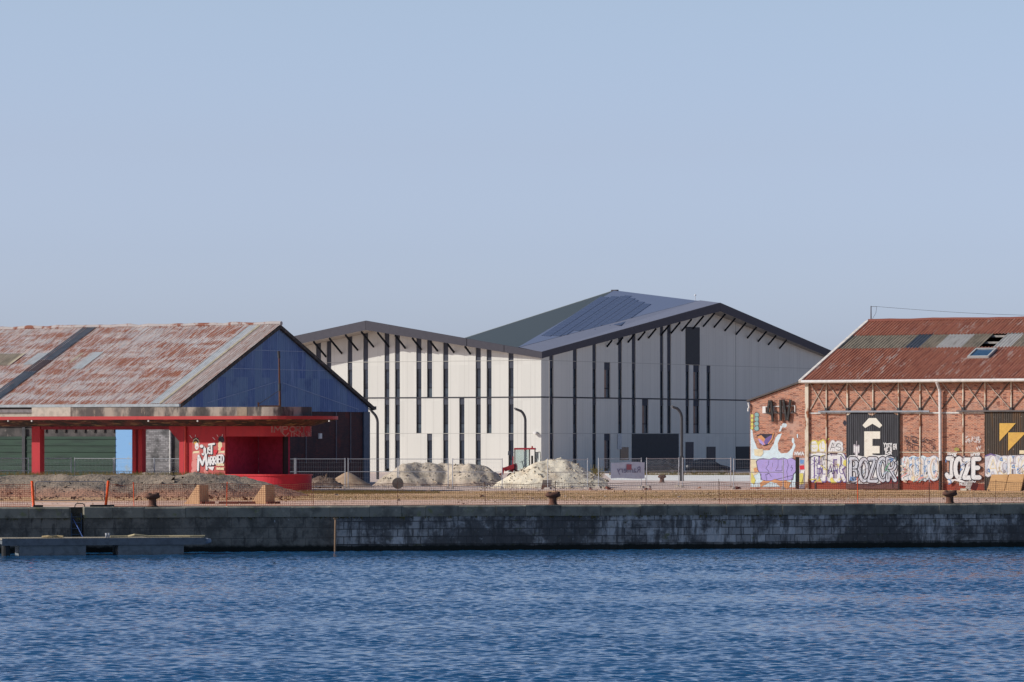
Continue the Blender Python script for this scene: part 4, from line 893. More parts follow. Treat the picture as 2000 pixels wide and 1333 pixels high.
wp([(1466.5, 896), (1480, 900), (1484, 912), (1480, 925), (1471, 930), (1466.5, 920)], P_CREAM); wp([(1472, 915), (1482, 912), (1483, 922), (1474, 925)], P_ORANGE); wp([(1467, 920), (1476, 938), (1473, 947), (1467, 943)], P_YELLOW)
wp([(1484, 944), (1495, 936), (1508, 935), (1530, 937), (1545, 943), (1540, 954), (1528, 954), (1516, 944), (1505, 941), (1492, 948), (1486, 952)], P_ORANGE)
bub = [(1478, 902), (1484, 897), (1493, 896), (1502, 898), (1512, 895), (1521, 897), (1530, 895), (1537, 898), (1546, 895), (1554, 900), (1556.5, 910), (1555, 920), (1549, 927), (1548, 937), (1536, 938), (1524, 939), (1514, 936), (1506, 939), (1496, 939), (1488, 937), (1486, 926), (1481, 918)]
cb = Vector(pw(1518, 917)); P.fill([tuple(cb + (Vector(pw(*q)) - cb) * 1.035) for q in bub], P_BLACK); wp(bub, P_LILAC)
for l in ([(1502, 900), (1501, 908), (1496, 915), (1502, 921), (1499, 928)], [(1520, 899), (1520, 911), (1515, 920), (1528, 920), (1528, 910)], [(1538, 899), (1540, 909), (1537, 921), (1539, 936)], [(1509, 905), (1509, 912)], [(1547, 909), (1545, 914), (1549, 914), (1546, 920)], [(1486, 937), (1487, 926)], [(1498, 938), (1496, 927), (1503, 925), (1507, 932)], [(1516, 937), (1548, 929)]): P.stroke([pw(*q) for q in l], .028, P_BLACK)
a, b_ = pw(1553, 889), pw(1570, 883); P.letters('NWA', a[0], a[1], b_[0], b_[1], [(.07, P_WHITE, 0, 0)], .1, 3)
wp([(1561.5, 895), (1573, 895), (1573, 955), (1561.5, 955)], P_MAUVE); wp([(1562, 925), (1569, 925), (1570, 945), (1562, 948)], P_YELLOW); wp([(1563, 898), (1571, 899), (1570, 907), (1563, 906)], P_BLUE); wp([(1562, 910), (1571, 909), (1572, 917), (1563, 918)], P_RED); wp([(1565, 919), (1572, 919), (1571, 924), (1564, 924)], P_WHITE)
P.build('splash_graffiti', lean)
# main wall pieces
P = Paint(wmap); P_PALE_EDGE = spray('pale_slate_paint', (.40, .47, .56)); P_TANLINE = spray('pale_tan_paint', (.62, .50, .38))
c = pw(1651, 826); P.blob(c[0] - .05, c[1], .13, .2, P_BLACK, 12, .3, 9)
P.fill([(.25, .02), (bx_(1652), .02), (bx_(1652), .85), (.25, .85)], BASE_RED); P.fill([(bx_(1758), .02), (bx_(1833), .02), (bx_(1833), .72), (bx_(1758), .72)], BASE_RED); P.fill([(bx_(1842), .02), (bx_(1922), .02), (bx_(1922), .45), (bx_(1842), .45)], BASE_RED)
for (x0, x1, s_) in ((1583, 1613, 1), ): 
    c = pw(1590, 873); P.blob(c[0], c[1], .40, .50, P_YELLOW, 18, .12, 1); c2 = pw(1606, 873); P.blob(c2[0], c2[1], .36, .52, P_YELLOW, 18, .12, 2)
    P.blob(c[0], c[1], .30, .40, P_WHITE, 16, .1, 3); P.blob(c2[0], c2[1], .24, .40, P_WHITE, 16, .15, 4)
    P.stroke([pw(1584, 868), pw(1597, 868)], .05, P_YELLOW); P.stroke([pw(1586, 874), pw(1590, 878), pw(1595, 874)], .04, P_YELLOW); P.stroke([pw(1604, 864), pw(1604, 876), pw(1609, 876)], .05, P_YELLOW); P.stroke([pw(1612, 863), pw(1619, 857)], .08, P_YELLOW)
a, b_ = pw(1619, 880), pw(1643, 866); P.letters('AS', a[0] + .1, a[1], b_[0], b_[1], [(.42, P_MAUVE, 0, 0), (.36, P_WHITE, 0, 0), (.035, P_BLACK, 0, 0)], .05, 2)
# TENER over BLAN
wp([(1577, 896), (1583, 890), (1596, 889), (1604, 891), (1618, 887), (1632, 886), (1644, 889), (1650, 896), (1652.5, 905), (1652.5, 938), (1640, 942), (1620, 940), (1600, 939), (1584, 938), (1577, 940)], P_MAUVE)
a, b_ = pw(1581, 938), pw(1650, 891); P.letters('TENER', a[0], a[1], b_[0], b_[1], [(.32, P_PURPLE, .04, -.04), (.24, P_WHITE, 0, 0)], .06, 5)
a, b_ = pw(1596, 926), pw(1648, 908); P.letters('BLANC', a[0], a[1], b_[0], b_[1], [(.05, P_PURPLE, 0, 0)], .1, 6)
for l in ([(1576, 897), (1590, 890), (1605, 892), (1625, 886), (1643, 888), (1650, 897)],): P.stroke([pw(*q) for q in l], .05, P_BLACK)
wp([(1598, 938), (1601, 930), (1603, 938), (1607, 944), (1599, 942)], P_YELLOW); wp([(1621, 936), (1626, 932), (1630, 940), (1638, 944), (1624, 944)], P_YELLOW); wp([(1648, 900), (1653, 898), (1653, 912), (1647, 908)], P_YELLOW)
P.stroke([pw(1578, 938), pw(1594, 936), pw(1598, 942)], .07, P_YELLOW); P.stroke([pw(1593, 938), pw(1593, 956)], .11, P_BLACK)
# pale cloud piece between door and pipe
wp([(1759, 898), (1766, 892), (1775, 894), (1784, 890), (1793, 893), (1803, 890), (1812, 894), (1824, 891), (1835, 896), (1836, 925), (1832, 938), (1824, 940), (1818, 934), (1808, 941), (1797, 938), (1786, 940), (1772, 937), (1760, 938)], P_SKY)
a, b_ = pw(1765, 933), pw(1831, 898); P.letters('AUUO', a[0], a[1], b_[0], b_[1], [(.46, P_PALE_EDGE, 0, 0), (.37, P_WHITE, 0, 0), (.09, P_TANLINE, .05, 0)], .06, 8)
for (x, y) in ((1777, 896), (1790, 921), (1823, 922), (1805, 912), (1764, 918), (1812, 903), (1798, 930)): c = pw(x, y); P.stroke([c, (c[0] + .2, c[1] + .08), (c[0] + .1, c[1] - .12)], .04, P_BLUE)
wp([(1762, 929), (1774, 929), (1774, 939), (1762, 939)], P_WHITE); wp([(1781, 931), (1787, 931), (1787, 940), (1781, 940)], P_CREAM)
# scratchy black tags
for k, (x0, y0, x1, y1) in enumerate(((1768, 852, 1776, 860), (1780, 852, 1792, 861), (1771, 862, 1779, 866), (1783, 862, 1793, 865), (1772, 868, 1780, 880), (1783, 868, 1795, 880))):
    P.stroke([pw(x0, y0), pw(x1, y0 + 3), pw(x1 - 1, y1), pw(x0 + 2, y1), pw(x0, y0)], .045, P_BLACK)
r_ = random.Random(4)
for k in range(16): x, y = r_.uniform(1799, 1822), r_.uniform(855, 882); P.stroke([pw(x, y), pw(x + r_.uniform(2, 7), y + r_.uniform(-4, 4)), pw(x + r_.uniform(0, 6), y + r_.uniform(0, 6))], .035, P_BLACK)
for k in range(20): x, y = r_.uniform(1886, 1912), r_.uniform(852, 866); P.stroke([pw(x, y), pw(x + r_.uniform(2, 5), y + r_.uniform(-4, 3)), pw(x + r_.uniform(0, 4), y + r_.uniform(0, 4))], .03, P_WHITE)
for (x, y) in ((1908, 874), (1913, 872)): P.stroke([pw(x, y), pw(x + 2, y + 5), pw(x + 4, y - 1)], .035, P_WHITE)
for k, (x, y) in enumerate(((1853, 889), (1898, 889), (1890, 944), (1876, 945))):
    a, b_ = pw(x, y + 3), pw(x + 17, y - 3); P.letters('NOSR' if k % 2 else 'UOSK', a[0], a[1], b_[0], b_[1], [(.06, P_WHITE, 0, 0)], .25, k)
c = pw(1870, 878); P.blob(c[0], c[1], .22, .12, spray('olive_spray_paint', (.34, .30, .08)), 12, .3, 4)
# JOZE
a, b_ = pw(1850, 933), pw(1916, 896); P.letters('JOZE', a[0], a[1], b_[0], b_[1], [(.42, P_BLACK, 0, 0), (.29, P_WHITE, 0, 0)], .06, 12)
wp([(1852, 938), (1866, 936), (1880, 938), (1890, 943), (1878, 942), (1866, 939), (1856, 947)], P_WHITE)
r_ = random.Random(91)
def scribbles(n, x0, x1, y0, y1, mats):
    for k in range(n):
        x, y = r_.uniform(x0, x1), r_.uniform(y0, y1); m = r_.choice(mats); pts = [(x, y)]
        for j in range(r_.randint(2, 5)): pts.append((pts[-1][0] + r_.uniform(-5, 6), pts[-1][1] + r_.uniform(-6, 6)))
        P.stroke([pw(min(max(a, x0), x1), min(max(b, y0), y1)) for a, b in pts], r_.choice((.03, .04, .06)), m)
scribbles(16, 1582, 1650, 889, 942, [P_BLACK, P_PURPLE, P_YELLOW, P_PINK, P_MAUVE]); scribbles(22, 1761, 1831, 892, 942, [P_BLUE, P_PALE_EDGE, P_TANLINE, P_TEAL, P_BLUE, P_PINK]); scribbles(9, 1846, 1920, 889, 946, [P_WHITE, P_MAUVE, P_BLUE])
P.build('wall_graffiti', wall)
# pieces painted across the doors
P = Paint(dmap); pw_old = pw
def pw(px, py): p = RS.fy(px, py, -.12); return (p.x, p.z)
wp([(1654, 896), (1660, 890), (1672, 889), (1685, 892), (1700, 888), (1715, 890), (1730, 889), (1745, 892), (1754, 902), (1755.5, 925), (1752, 936), (1742, 941), (1732, 944), (1700, 949), (1675, 947), (1654, 944)], P_WHITE)
wp([(1720, 940), (1755, 930), (1755.5, 955), (1718, 955)], plain('dull_red_door_paint', (.20, .03, .035), .8))
P.fill([(ax0 + .03, .06), (ax1 - .04, .06), (ax1 - .04, .42), (ax0 + .03, .42)], plain('dull_mauve_foot', (.15, .075, .07), .9))
a, b_ = pw(1661, 938), pw(1749, 899); P.letters('BOZOR', a[0], a[1], b_[0], b_[1], [(.41, P_BLACK, 0, 0), (.28, P_SILVER, 0, 0)], .07, 15)
a, b_ = pw(1663, 936), pw(1747, 901); P.letters('BOZOR', a[0], a[1], b_[0], b_[1], [(.05, P_BLACK, .05, 0)], .07, 15)
for l in ([(1655, 942), (1675, 946), (1705, 948), (1735, 943)], [(1735, 893), (1752, 898), (1747, 904), (1754, 911), (1750, 928)], [(1742, 930), (1744, 952)]): P.stroke([pw(*q) for q in l], .05, P_BLACK)
P.stroke([pw(1737, 905), pw(1729, 918), pw(1737, 921)], .05, P_GREEN)
scribbles(12, 1657, 1752, 891, 944, [P_BLACK, P_TEAL, P_PALE_EDGE, P_BLUE, P_MAUVE])
a, b_ = pw(1660, 939), pw(1671, 932); P.letters('ACV', a[0], a[1], b_[0], b_[1], [(.05, P_BLUE, 0, 0)], .1, 6)
P.build('door_graffiti', d1)
P = Paint(dmap)
wp([(1924, 893), (1930, 889), (1945, 888), (1956, 891), (1975, 890), (2006, 889), (2030, 890), (2030, 932), (1924, 930)], P_SILVER)
a, b_ = pw(1930, 926), pw(2012, 896); P.letters('ACHO', a[0], a[1], b_[0], b_[1], [(.48, P_MAUVE, 0, 0), (.39, P_WHITE, 0, 0), (.06, P_CREAM, .02, 0)], .05, 18)
P.stroke([pw(1925, 891), pw(1935, 887), pw(1944, 890)], .07, P_PURPLE)
for (x, y) in ((1953, 897), (1928, 919), (1977, 911), (1988, 922)): c = pw(x, y); P.stroke([c, (c[0] + .14, c[1] + .1), (c[0] + .18, c[1] - .12), (c[0], c[1] - .06)], .06, P_BLUE)
P.stroke([pw(1977, 917), pw(1977, 928)], .06, P_BLACK); scribbles(14, 1926, 2010, 892, 926, [P_BLUE, P_MAUVE, P_TANLINE, P_PALE_EDGE])
P.build('door_graffiti', d2)
# three dimensional sign on the lean-to
sg = thing('wall_sign', W_(RS, RS.fy(1520, 800, 0)), A31, 'black raised lettering reading 4.IV on a white bracket on brick', 'sign')
o_ = RS.fy(1520, 800, 0)
def q3(px, py): p = RS.fy(px, py, -.16); return Vector((p.x - o_.x, -.16, p.z - o_.z))
BLK = mat('charred_black_letter', (.035, .033, .032), [dict(col=(.12, .11, .10), s=7, lo=.55, hi=.7, d=5)], rough=.8)
mb = MB()
for a, b_ in (((1488, 795), (1551, 793)), ((1488, 807), (1551, 807)), ((1551, 793), (1551, 807)), ((1510, 794), (1510, 807)), ((1527, 794), (1527, 807))):
    p, q = q3(*a), q3(*b_); p.y = q.y = -.04; mb.bar(p, q, .05)
p, q = q3(1488, 795), q3(1494, 807); mb.box(p.x, q.x, -.08, -.005, q.z, p.z); mb.build('bracket', WHITE_PAINT, sg)
for nm, ls_ in (('numeral', [((1503, 782.5), (1499, 808)), ((1499, 806.5), (1508, 809)), ((1506.5, 783), (1509.5, 824)), ((1502, 784), (1508, 784))]), ('letter', [((1524.5, 781.5), (1525, 822.5))]), ('letter', [((1530, 781), (1536.5, 822)), ((1544, 781), (1538.5, 822))]), ('dot', [((1514, 804), (1518, 806))]), ('dot', [((1547, 804), (1550, 806))])):
    mb = MB()
    for i, (a, b_) in enumerate(ls_):
        p, q = q3(*a), q3(*b_); p.y = q.y = -.16 - .004 * i; mb.bar(p, q, .155 if nm != 'dot' else .13, .12)
    mb.build(nm, BLK, sg)
# mast and wire on the ridge
ms = thing('ridge_mast', W_(RS, Vector((.05, RRY, RRZ))), A31, 'dark thin mast at the left end of the red roof ridge', 'mast')
hz = RS.fy(1702, 598, RRY).z - RRZ
mb = MB(); mb.tube([(0, 0, -.1), (0, 0, hz)], [.05, .035], 6); mb.build('pole', plain('plum_pole', (.07, .04, .045), .6), ms)
mb = MB(); mb.bar((0, 0, hz - .05), (.45, 0, hz - .05), .03); mb.tube([(.45, 0, hz - .05), (.38, 0, hz - .5), (.1, 0, hz - .95)], .012, 5); mb.build('arm', STEEL_DARK, ms)
e = RS.fy(2003, 613, RRY); mb = MB(); n_ = 14
mb.tube([(.45 + (e.x - .5 + 8) * k / n_, 0, hz - .05 + (e.z - RRZ - hz - .2) * k / n_ - .25 * math.sin(math.pi * k / n_)) for k in range(n_ + 1)], .011, 5)
cb_ = mb.build('overhead_wire', STEEL_DARK); cb_.location = ms.location; cb_.rotation_euler = (0, 0, A31); tag(cb_, 'thin sagging wire running right from the ridge mast', 'wire')

# ------------------------------------------------------------------ modern hall
MF = Frame(2.85, 400.0, A31)
mh = MF.empty('modern_hall', 'large modern hall with cream panels, slit windows and folded dark roof', 'hall')
A_ = MF.fy(1056, 688, -.2); P1 = MF.fy(714, 627, -2.4); e1 = MF.fy(575, 657, -2.4)
E1 = P1 + (e1 - P1) * ((-40 - P1.x) / (e1.x - P1.x))
A_.x = .2
P2 = MF.fx(1407, 592, 1.5); e2 = MF.fx(1632, 689, .5); E2 = P2 + (e2 - P2) * ((66 - P2.y) / (e2.y - P2.y))
fA, fP1, fE1, fP2, fE2 = .62, .92, .85, .88, .8
def lerp_path(pts, t):        # pts: (t, value)
    for (a, va), (b, vb) in zip(pts[:-1], pts[1:]):
        if t <= b or (b, vb) == pts[-1]: return va + (vb - va) * (t - a) / (b - a)
LT = sorted([(E1.x, E1.z - fE1), (P1.x, P1.z - fP1), (A_.x, A_.z - fA)])
RTp = [(A_.y, A_.z - fA), (P2.y, P2.z - fP2), (E2.y, E2.z - fE2)]
ltop = lambda x: lerp_path(LT, x); rtop = lambda y: lerp_path(RTp, y)
lov = lambda x: .2 + (2.4 - .2) * min(1, (A_.x - x) / (A_.x - P1.x))
rov = lambda y: (.2 + 1.3 * (y - A_.y) / (P2.y - A_.y)) if y < P2.y else 1.5 - 1.0 * (y - P2.y) / (E2.y - P2.y)
fz_ = lambda py: CZ - (py - HY) / F * 400.0
ZG = [.35, fz_(861), fz_(847), fz_(790), fz_(776), fz_(719), fz_(704)]     # storey levels
def facade(amap, a0, a1, top, holes, peak, rec):
    """wall with real openings; holes (x0, x1, z0, z1 or None for up to the eaves)"""
    mb = MB(); br = sorted({a0, a1, peak} | {h[0] for h in holes} | {h[1] for h in holes})
    for x0, x1 in zip(br[:-1], br[1:]):
        if x1 - x0 < 1e-6: continue
        hs_ = sorted([(h[2], h[3]) for h in holes if h[0] <= x0 + 1e-6 and h[1] >= x1 - 1e-6], key=lambda q: q[0])
        z = 0.0; segs = []; done = False
        for (b, t) in hs_:
            if b > z + 1e-6: segs.append((z, b))
            if t is None: done = True; break
            z = t
        for (b, t) in segs: mb.face([amap(x0, b, 0), amap(x1, b, 0), amap(x1, t, 0), amap(x0, t, 0)])
        if not done: mb.face([amap(x0, z, 0), amap(x1, z, 0), amap(x1, top(x1), 0), amap(x0, top(x0), 0)])
    for (x0, x1, z0, z1) in holes:
        ta, tb = (top(x0), top(x1)) if z1 is None else (z1, z1)
        mb.face([amap(x0, z0, 0), amap(x0, ta, 0), amap(x0, ta, rec), amap(x0, z0, rec)]); mb.face([amap(x1, z0, 0), amap(x1, tb, 0), amap(x1, tb, rec), amap(x1, z0, rec)])
        mb.face([amap(x0, z0, 0), amap(x1, z0, 0), amap(x1, z0, rec), amap(x0, z0, rec)]); mb.face([amap(x0, ta, 0), amap(x1, tb, 0), amap(x1, tb, rec), amap(x0, ta, rec)])
    return mb
def abox(mb, amap, a0, a1, z0, z1, d0, d1, za=None, zb=None):
    za = z1 if za is None else za; zb = z1 if zb is None else zb
    mb.hexa([amap(a0, z0, d0), amap(a1, z0, d0), amap(a1, z0, d1), amap(a0, z0, d1)], [amap(a0, za, d0), amap(a1, zb, d0), amap(a1, zb, d1), amap(a0, za, d1)])
def column(amap, x0, x1, z0, z1, top, rec, reflected=False):
    """one slit of stacked storey windows between z0 and z1 (None: up to the eaves)"""
    ztop = min(top(x0), top(x1)) if z1 is None else z1
    for (g0, g1, s1) in ((ZG[0], ZG[1], ZG[2]), (ZG[2], ZG[3], ZG[4]), (ZG[4], ZG[5], ZG[6] if z1 is not None else None)):
        if g0 < z0 - .4 or g0 > ztop - 1: continue
        t = ztop if s1 is None else s1; t = min(t, ztop + .02)
        ta, tb = (top(x0) - .005, top(x1) - .005) if s1 is None else (t, t)
        mb = MB(); abox(mb, amap, x0 + .003, x1 - .003, g0, t, rec - .03, rec - .004)
        for (a, b) in ((x0 + .004, x0 + .055), (x1 - .055, x1 - .004)): abox(mb, amap, a, b, g0, g1, rec - .13, rec - .031)
        abox(mb, amap, x0 + .056, x1 - .056, g0 + (g1 - g0) * .33, g0 + (g1 - g0) * .33 + .07, rec - .12, rec - .031)
        w_ = mb.build('window', FRAME_DARK, mh)
        zm = g0 + (g1 - g0) * .33; xm_ = x0 + .056
        if reflected:  # brown strip over half the pane stands in for a warm reflection
            xm_ = x0 + (x1 - x0) * .5; mb = MB(); abox(mb, amap, x0 + .058, xm_ - .02, g0 + .05, g1, rec - .10, rec - .034); mb.build('painted_reflection', REFLECT_BROWN, w_)
        mb = MB(); abox(mb, amap, xm_, x1 - .058, zm + .075, g1 - .01, rec - .09, rec - .033); mb.build('pane', GLASS, w_)
        mb = MB(); abox(mb, amap, xm_, x1 - .058, g0 + .03, zm - .005, rec - .09, rec - .033); mb.build('pane', GLASS_LOW, w_)
        mb = MB(); abox(mb, amap, x0 + .005, x1 - .005, g1 + .0, t, rec - .17, rec - .031, ta, tb); mb.build('spandrel', SPANDREL, w_)
# left front
lmap = lambda a, z, d: (a, d, z)
cols = [(617, 627, 0, 3), (638, 647, 0, 3), (679, 688, 0, 3), (709.5, 719, 0, 3), (751, 760.5, 0, 3), (771.5, 781, 0, 3), (813, 823, 1, 3), (834, 844, 2, 3), (834, 844, 0, 1), (865.5, 875.5, 0, 3), (897, 907, 0, 2), (929, 939, 0, 3), (950.5, 960, 1, 3), (993, 1003, 0, 3)]
FL0 = [ZG[0] - .35 + .1, ZG[2], ZG[4]]; FL1 = {1: ZG[2], 2: ZG[4], 3: None}
holes = []
for (a, b, f0, f1) in cols: holes.append((MF.fy(a, 760, 0).x, MF.fy(b, 760, 0).x, FL0[f0], FL1[f1]))
facade(lmap, -38, 0, ltop, holes, P1.x, .3).build('front_wall', PANEL_WHITE, mh)
for h in holes: column(lmap, h[0], h[1], h[2], h[3], ltop, .26)
# side front in shade
rmap = lambda a, z, d: (-d, a, z)
cols = [(1073, 1081, 0, 3), (1119, 1127, 0, 3), (1157, 1164.5, 0, 3), (1180, 1192, 2, '2b'), (1180, 1192, 0, 1), (1207.3, 1214.7, 1, 3), (1234, 1241.5, 1, 3), (1254, 1266.5, 1, 2), (1289, 1295.7, 1, 3), (1303, 1310.5, 1, 3), (1339, 1346, 1, '2b'), (1354, 1366, 1, '2b'), (1380, 1387.5, 1, '2b'), (1584, 1591, 1, '2b')]
FL1['2b'] = ZG[6]
holes2 = []
for (a, b, f0, f1) in cols: holes2.append((MF.fx(a, 760, 0).y, MF.fx(b, 760, 0).y, FL0[f0], FL1[f1]))
def fxz(px, py): p = MF.fx(px, py, 0); return p.y, p.z
pa, pb = fxz(1339, 708), fxz(1366, 640)
facade(rmap, 0, 64.5, rtop, holes2, P2.y, .3).build('side_wall', PANEL_WHITE, mh)
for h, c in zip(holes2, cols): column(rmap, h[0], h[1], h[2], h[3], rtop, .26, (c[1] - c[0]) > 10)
BLACKP = plain('black_metal_panel', (.020, .022, .030), .6)
def applied(nm, px0, px1, z0, z1, m, d=.05):
    mb = MB(); y0, y1 = MF.fx(px0, 800, 0).y, MF.fx(px1, 800, 0).y
    n = 8 if nm == 'garage_door' else 1
    abox(mb, rmap, y0, y1, z0, z1, -d, -.003)
    if n > 1:
        for k in range(1, n): abox(mb, rmap, y0, y1, z0 + (z1 - z0) * k / n - .02, z0 + (z1 - z0) * k / n + .02, -d - .02, -d - .002)
    return mb.build(nm, m, mh)
applied('dark_panel', 1339, 1366, ZG[6] + .03, pb[1], BLACKP)
applied('garage_door', 1234, 1325, .05, ZG[2] - .03, BLACKP); applied('door', 1339, 1354, .05, 3.0, plain('plum_door', (.06, .05, .06), .6)); applied('door', 1380, 1397, .05, 2.5, plain('plum_door_low', (.07, .06, .065), .6)); applied('garage_door', 1437, 1480, .05, 2.5, BLACKP)
applied('low_window', 1211, 1227, 1.2, 2.5, CAR_GLASS)
applied('sign_plate', 1205.5, 1213, 2.3, ZG[2] - .05, plain('pale_glass_plate', (.42, .45, .48), .3), .08)
# joints
mb = MB()
for (z, w_) in ((ZG[2], .025), (ZG[6], .025)):
    abox(mb, lmap, -37.9, -.05, z - w_, z + w_, -.003, .1); abox(mb, rmap, .05, 64, z - w_, z + w_, -.003, .1)
mb.build('panel_joint', JOINT, mh)
mb = MB(); abox(mb, lmap, -37.9, .03, ZG[4] - .07, ZG[4] + .07, -.006, .1); abox(mb, rmap, .0, 64, ZG[4] - .07, ZG[4] + .07, -.006, .1); y_ = MF.fx(1437, 800, 0).y; abox(mb, rmap, y_ - .03, y_ + .03, 0, rtop(y_) - .05, -.004, .1); mb.build('storey_joint', JOINT_DARK, mh)
mb = MB(); r_ = random.Random(9); x = -37.5
def in_hole(hs_, x, z): return any(h[0] - .03 < x < h[1] + .03 and h[2] - .05 < z < (h[3] if h[3] is not None else 99) for h in hs_)
for (hs_, mp_, a0, a1, tp) in ((holes, lmap, -37.5, -.3, ltop), (holes2, rmap, .3, 64, rtop)):
    x = a0
    while x < a1:
        x += r_.choice((.5, 1.0, 1.0, 1.6))
        for z0, z1 in ((.1, ZG[2]), (ZG[2], ZG[4]), (ZG[4], ZG[6]), (ZG[6], tp(x) - .05)):
            if not in_hole(hs_, x, (z0 + z1) / 2) and not in_hole(hs_, x, z1 - .3) and z1 > z0 + .3: abox(mb, mp_, x - .012, x + .012, z0 + .03, z1 - .03, -.002, .1)
mb.build('panel_joint', plain('pale_joint', (.46, .44, .40), .8, var=.05), mh)
mb = MB(); mb.face([(-38, 0, 0), (-38, 0, ltop(-38)), (-38, 64.5, 10), (-38, 64.5, 0)]); mb.face([(-38, 64.5, 0), (0, 64.5, 0), (0, 64.5, rtop(64.5)), (-38, 64.5, 10)]); mb.build('rear_wall', PANEL_WHITE, mh)
# roof
T_ = MF.fy(1200, 567.5, P2.y); P2b = MF.fy(1364, 588, P2.y)
dx = P2.x - P2b.x
tv = (A_.x - dx - P1.x) / (A_.x - P1.x); V0 = P1 + (A_ - P1) * tv
q_ = MF.fy(910, 660, P2.y); L_ = T_ + (q_ - T_) * ((-44 - T_.x) / (q_.x - T_.x)); Bk = Vector((-40, 66, 10.2)); E1b = Vector((E1.x, 66, 10.2))
def fa(mb, *ps): mb.face(ps, 0, [(p.x * .9 + p.y * .2, p.y * .8 + p.z * .6) for p in ps])
mb = MB(); fa(mb, V0, P2b, T_); mb.build('solar_roof', ROOF_ZINC, mh)
mb = MB(); fa(mb, A_, P2, P2b + Vector((.25, 0, .05)), V0 + Vector((.25, 0, .03))); fa(mb, P2, E2, P2b); mb.build('roof_edge_band', plain('edge_zinc', (.26, .27, .33), .45, var=.06), mh)
mb = MB(); fa(mb, V0 + Vector((.02, 0, .02)), P2b + Vector((.02, 0, .02)), P2b + Vector((.25, 0, .03)), V0 + Vector((.25, 0, .025))); mb.build('gutter_recess', JOINT_DARK, mh)
mb = MB(); fa(mb, V0, T_, L_); mb.build('dark_roof_slope', ROOF_SLOPE, mh)
mb = MB(); fa(mb, V0, L_, P1); fa(mb, P1, L_, E1); fa(mb, P2b, E2, T_); fa(mb, T_, E2, Bk); fa(mb, T_, Bk, L_); fa(mb, L_, Bk, E1); mb.build('rear_roof', ROOF_SLOPE, mh)
mb = MB(); mb.tube([T_ + Vector((.0, 0, -.05)), L_ + Vector((0, 0, -.05))], .09, 6); mb.build('ridge_flashing', plain('pale_flashing', (.20, .22, .22), .5), mh)
mb = MB(); mb.box(T_.x - .3, T_.x + .4, T_.y - .2, T_.y + .2, T_.z - .15, T_.z + .06); mb.build('ridge_vent', ANTHRACITE, mh)
sp = MF.fy(1358, 586, P2.y); mb = MB(); mb.tube([(sp.x, sp.y, sp.z - .3), (sp.x, sp.y, sp.z + .42)], .035, 6); mb.lathe([(.02, 0), (.1, .05), (.1, .16), (.02, .22)], (sp.x, sp.y, sp.z + .38), 10); mb.build('roof_sensor', plain('white_sensor', (.7, .7, .7), .5), mh)
# fascia with soffit, folded along the eaves
def fascia(nm, pa, pb, fa0, fb0, inner, m):
    pa, pb = Vector(pa), Vector(pb); mb = MB(); n = Vector(inner)
    a0, b0 = pa - Vector((0, 0, fa0)), pb - Vector((0, 0, fb0)); g_ = .03
    up = Vector((0, 0, .02))
    mb.face([a0, b0, pb + up, pa + up]); mb.face([pa + up, pb + up, pb + n * .25 + up, pa + n * .25 + up]); mb.face([a0, pa + up, pa + n * .25 + up, a0 + n * .25]); mb.face([b0, b0 + n * .25, pb + n * .25 + up, pb + up])
    return mb.build(nm, m, mh)
FASC_S = ANTHRACITE
iy, ix = (0, 1, 0), (-1, 0, 0)
j1 = P1 + (A_ - P1) * .58; j2 = P1 + (A_ - P1) * .79
def lp(t): return P1 + (A_ - P1) * t
for (t0, t1) in ((0, .577), (.580, .787), (.790, 1)): fascia('fascia', lp(t0), lp(t1), fP1 + (fA - fP1) * t0, fP1 + (fA - fP1) * t1, iy, FASC_S)
fascia('fascia', E1, P1 + (E1 - P1) * .001, fE1, fP1, iy, FASC_S); fascia('fascia', A_, P2, fA, fP2, ix, FASC_S); fascia('fascia', P2 + (E2 - P2) * .001, E2, fP2, fE2, ix, FASC_S)
mb = MB()
for (p, q, f0, f1) in ((E1, P1, fE1, fP1), (P1, A_, fP1, fA)):
    a, b = p - Vector((0, 0, f0 - .01)), q - Vector((0, 0, f1 - .01)); mb.face([a, b, (b.x, -.001, b.z), (a.x, -.001, a.z)])
for (p, q, f0, f1) in ((A_, P2, fA, fP2), (P2, E2, fP2, fE2)):
    a, b = p - Vector((0, 0, f0 - .01)), q - Vector((0, 0, f1 - .01)); mb.face([a, b, (.001, b.y, b.z), (.001, a.y, a.z)])
mb.build('soffit', plain('pale_soffit', (.40, .37, .33), .8, var=.05), mh)
for px in (637, 668, 699, 730, 760, 792, 823, 855, 887, 919):
    x = MF.fy(px, 690, 0).x; o = lov(x); t = ltop(x); mb = MB(); mb.bar((x, -o + .1, t - .05), (x, -.02, t - .05 - .62 * o), .11, .17); mb.build('strut', FRAME_DARK, mh)
for px in (1185, 1205, 1226, 1246, 1266, 1290, 1310, 1331, 1353, 1373, 1394, 1415, 1437, 1459, 1480, 1500, 1522):
    y = MF.fx(px, 680, 0).y; o = rov(y); t = rtop(y); mb = MB(); mb.bar((o - .08, y, t - .05), (.02, y, t - .05 - .95 * o), .10, .16); mb.build('strut', FRAME_DARK, mh)
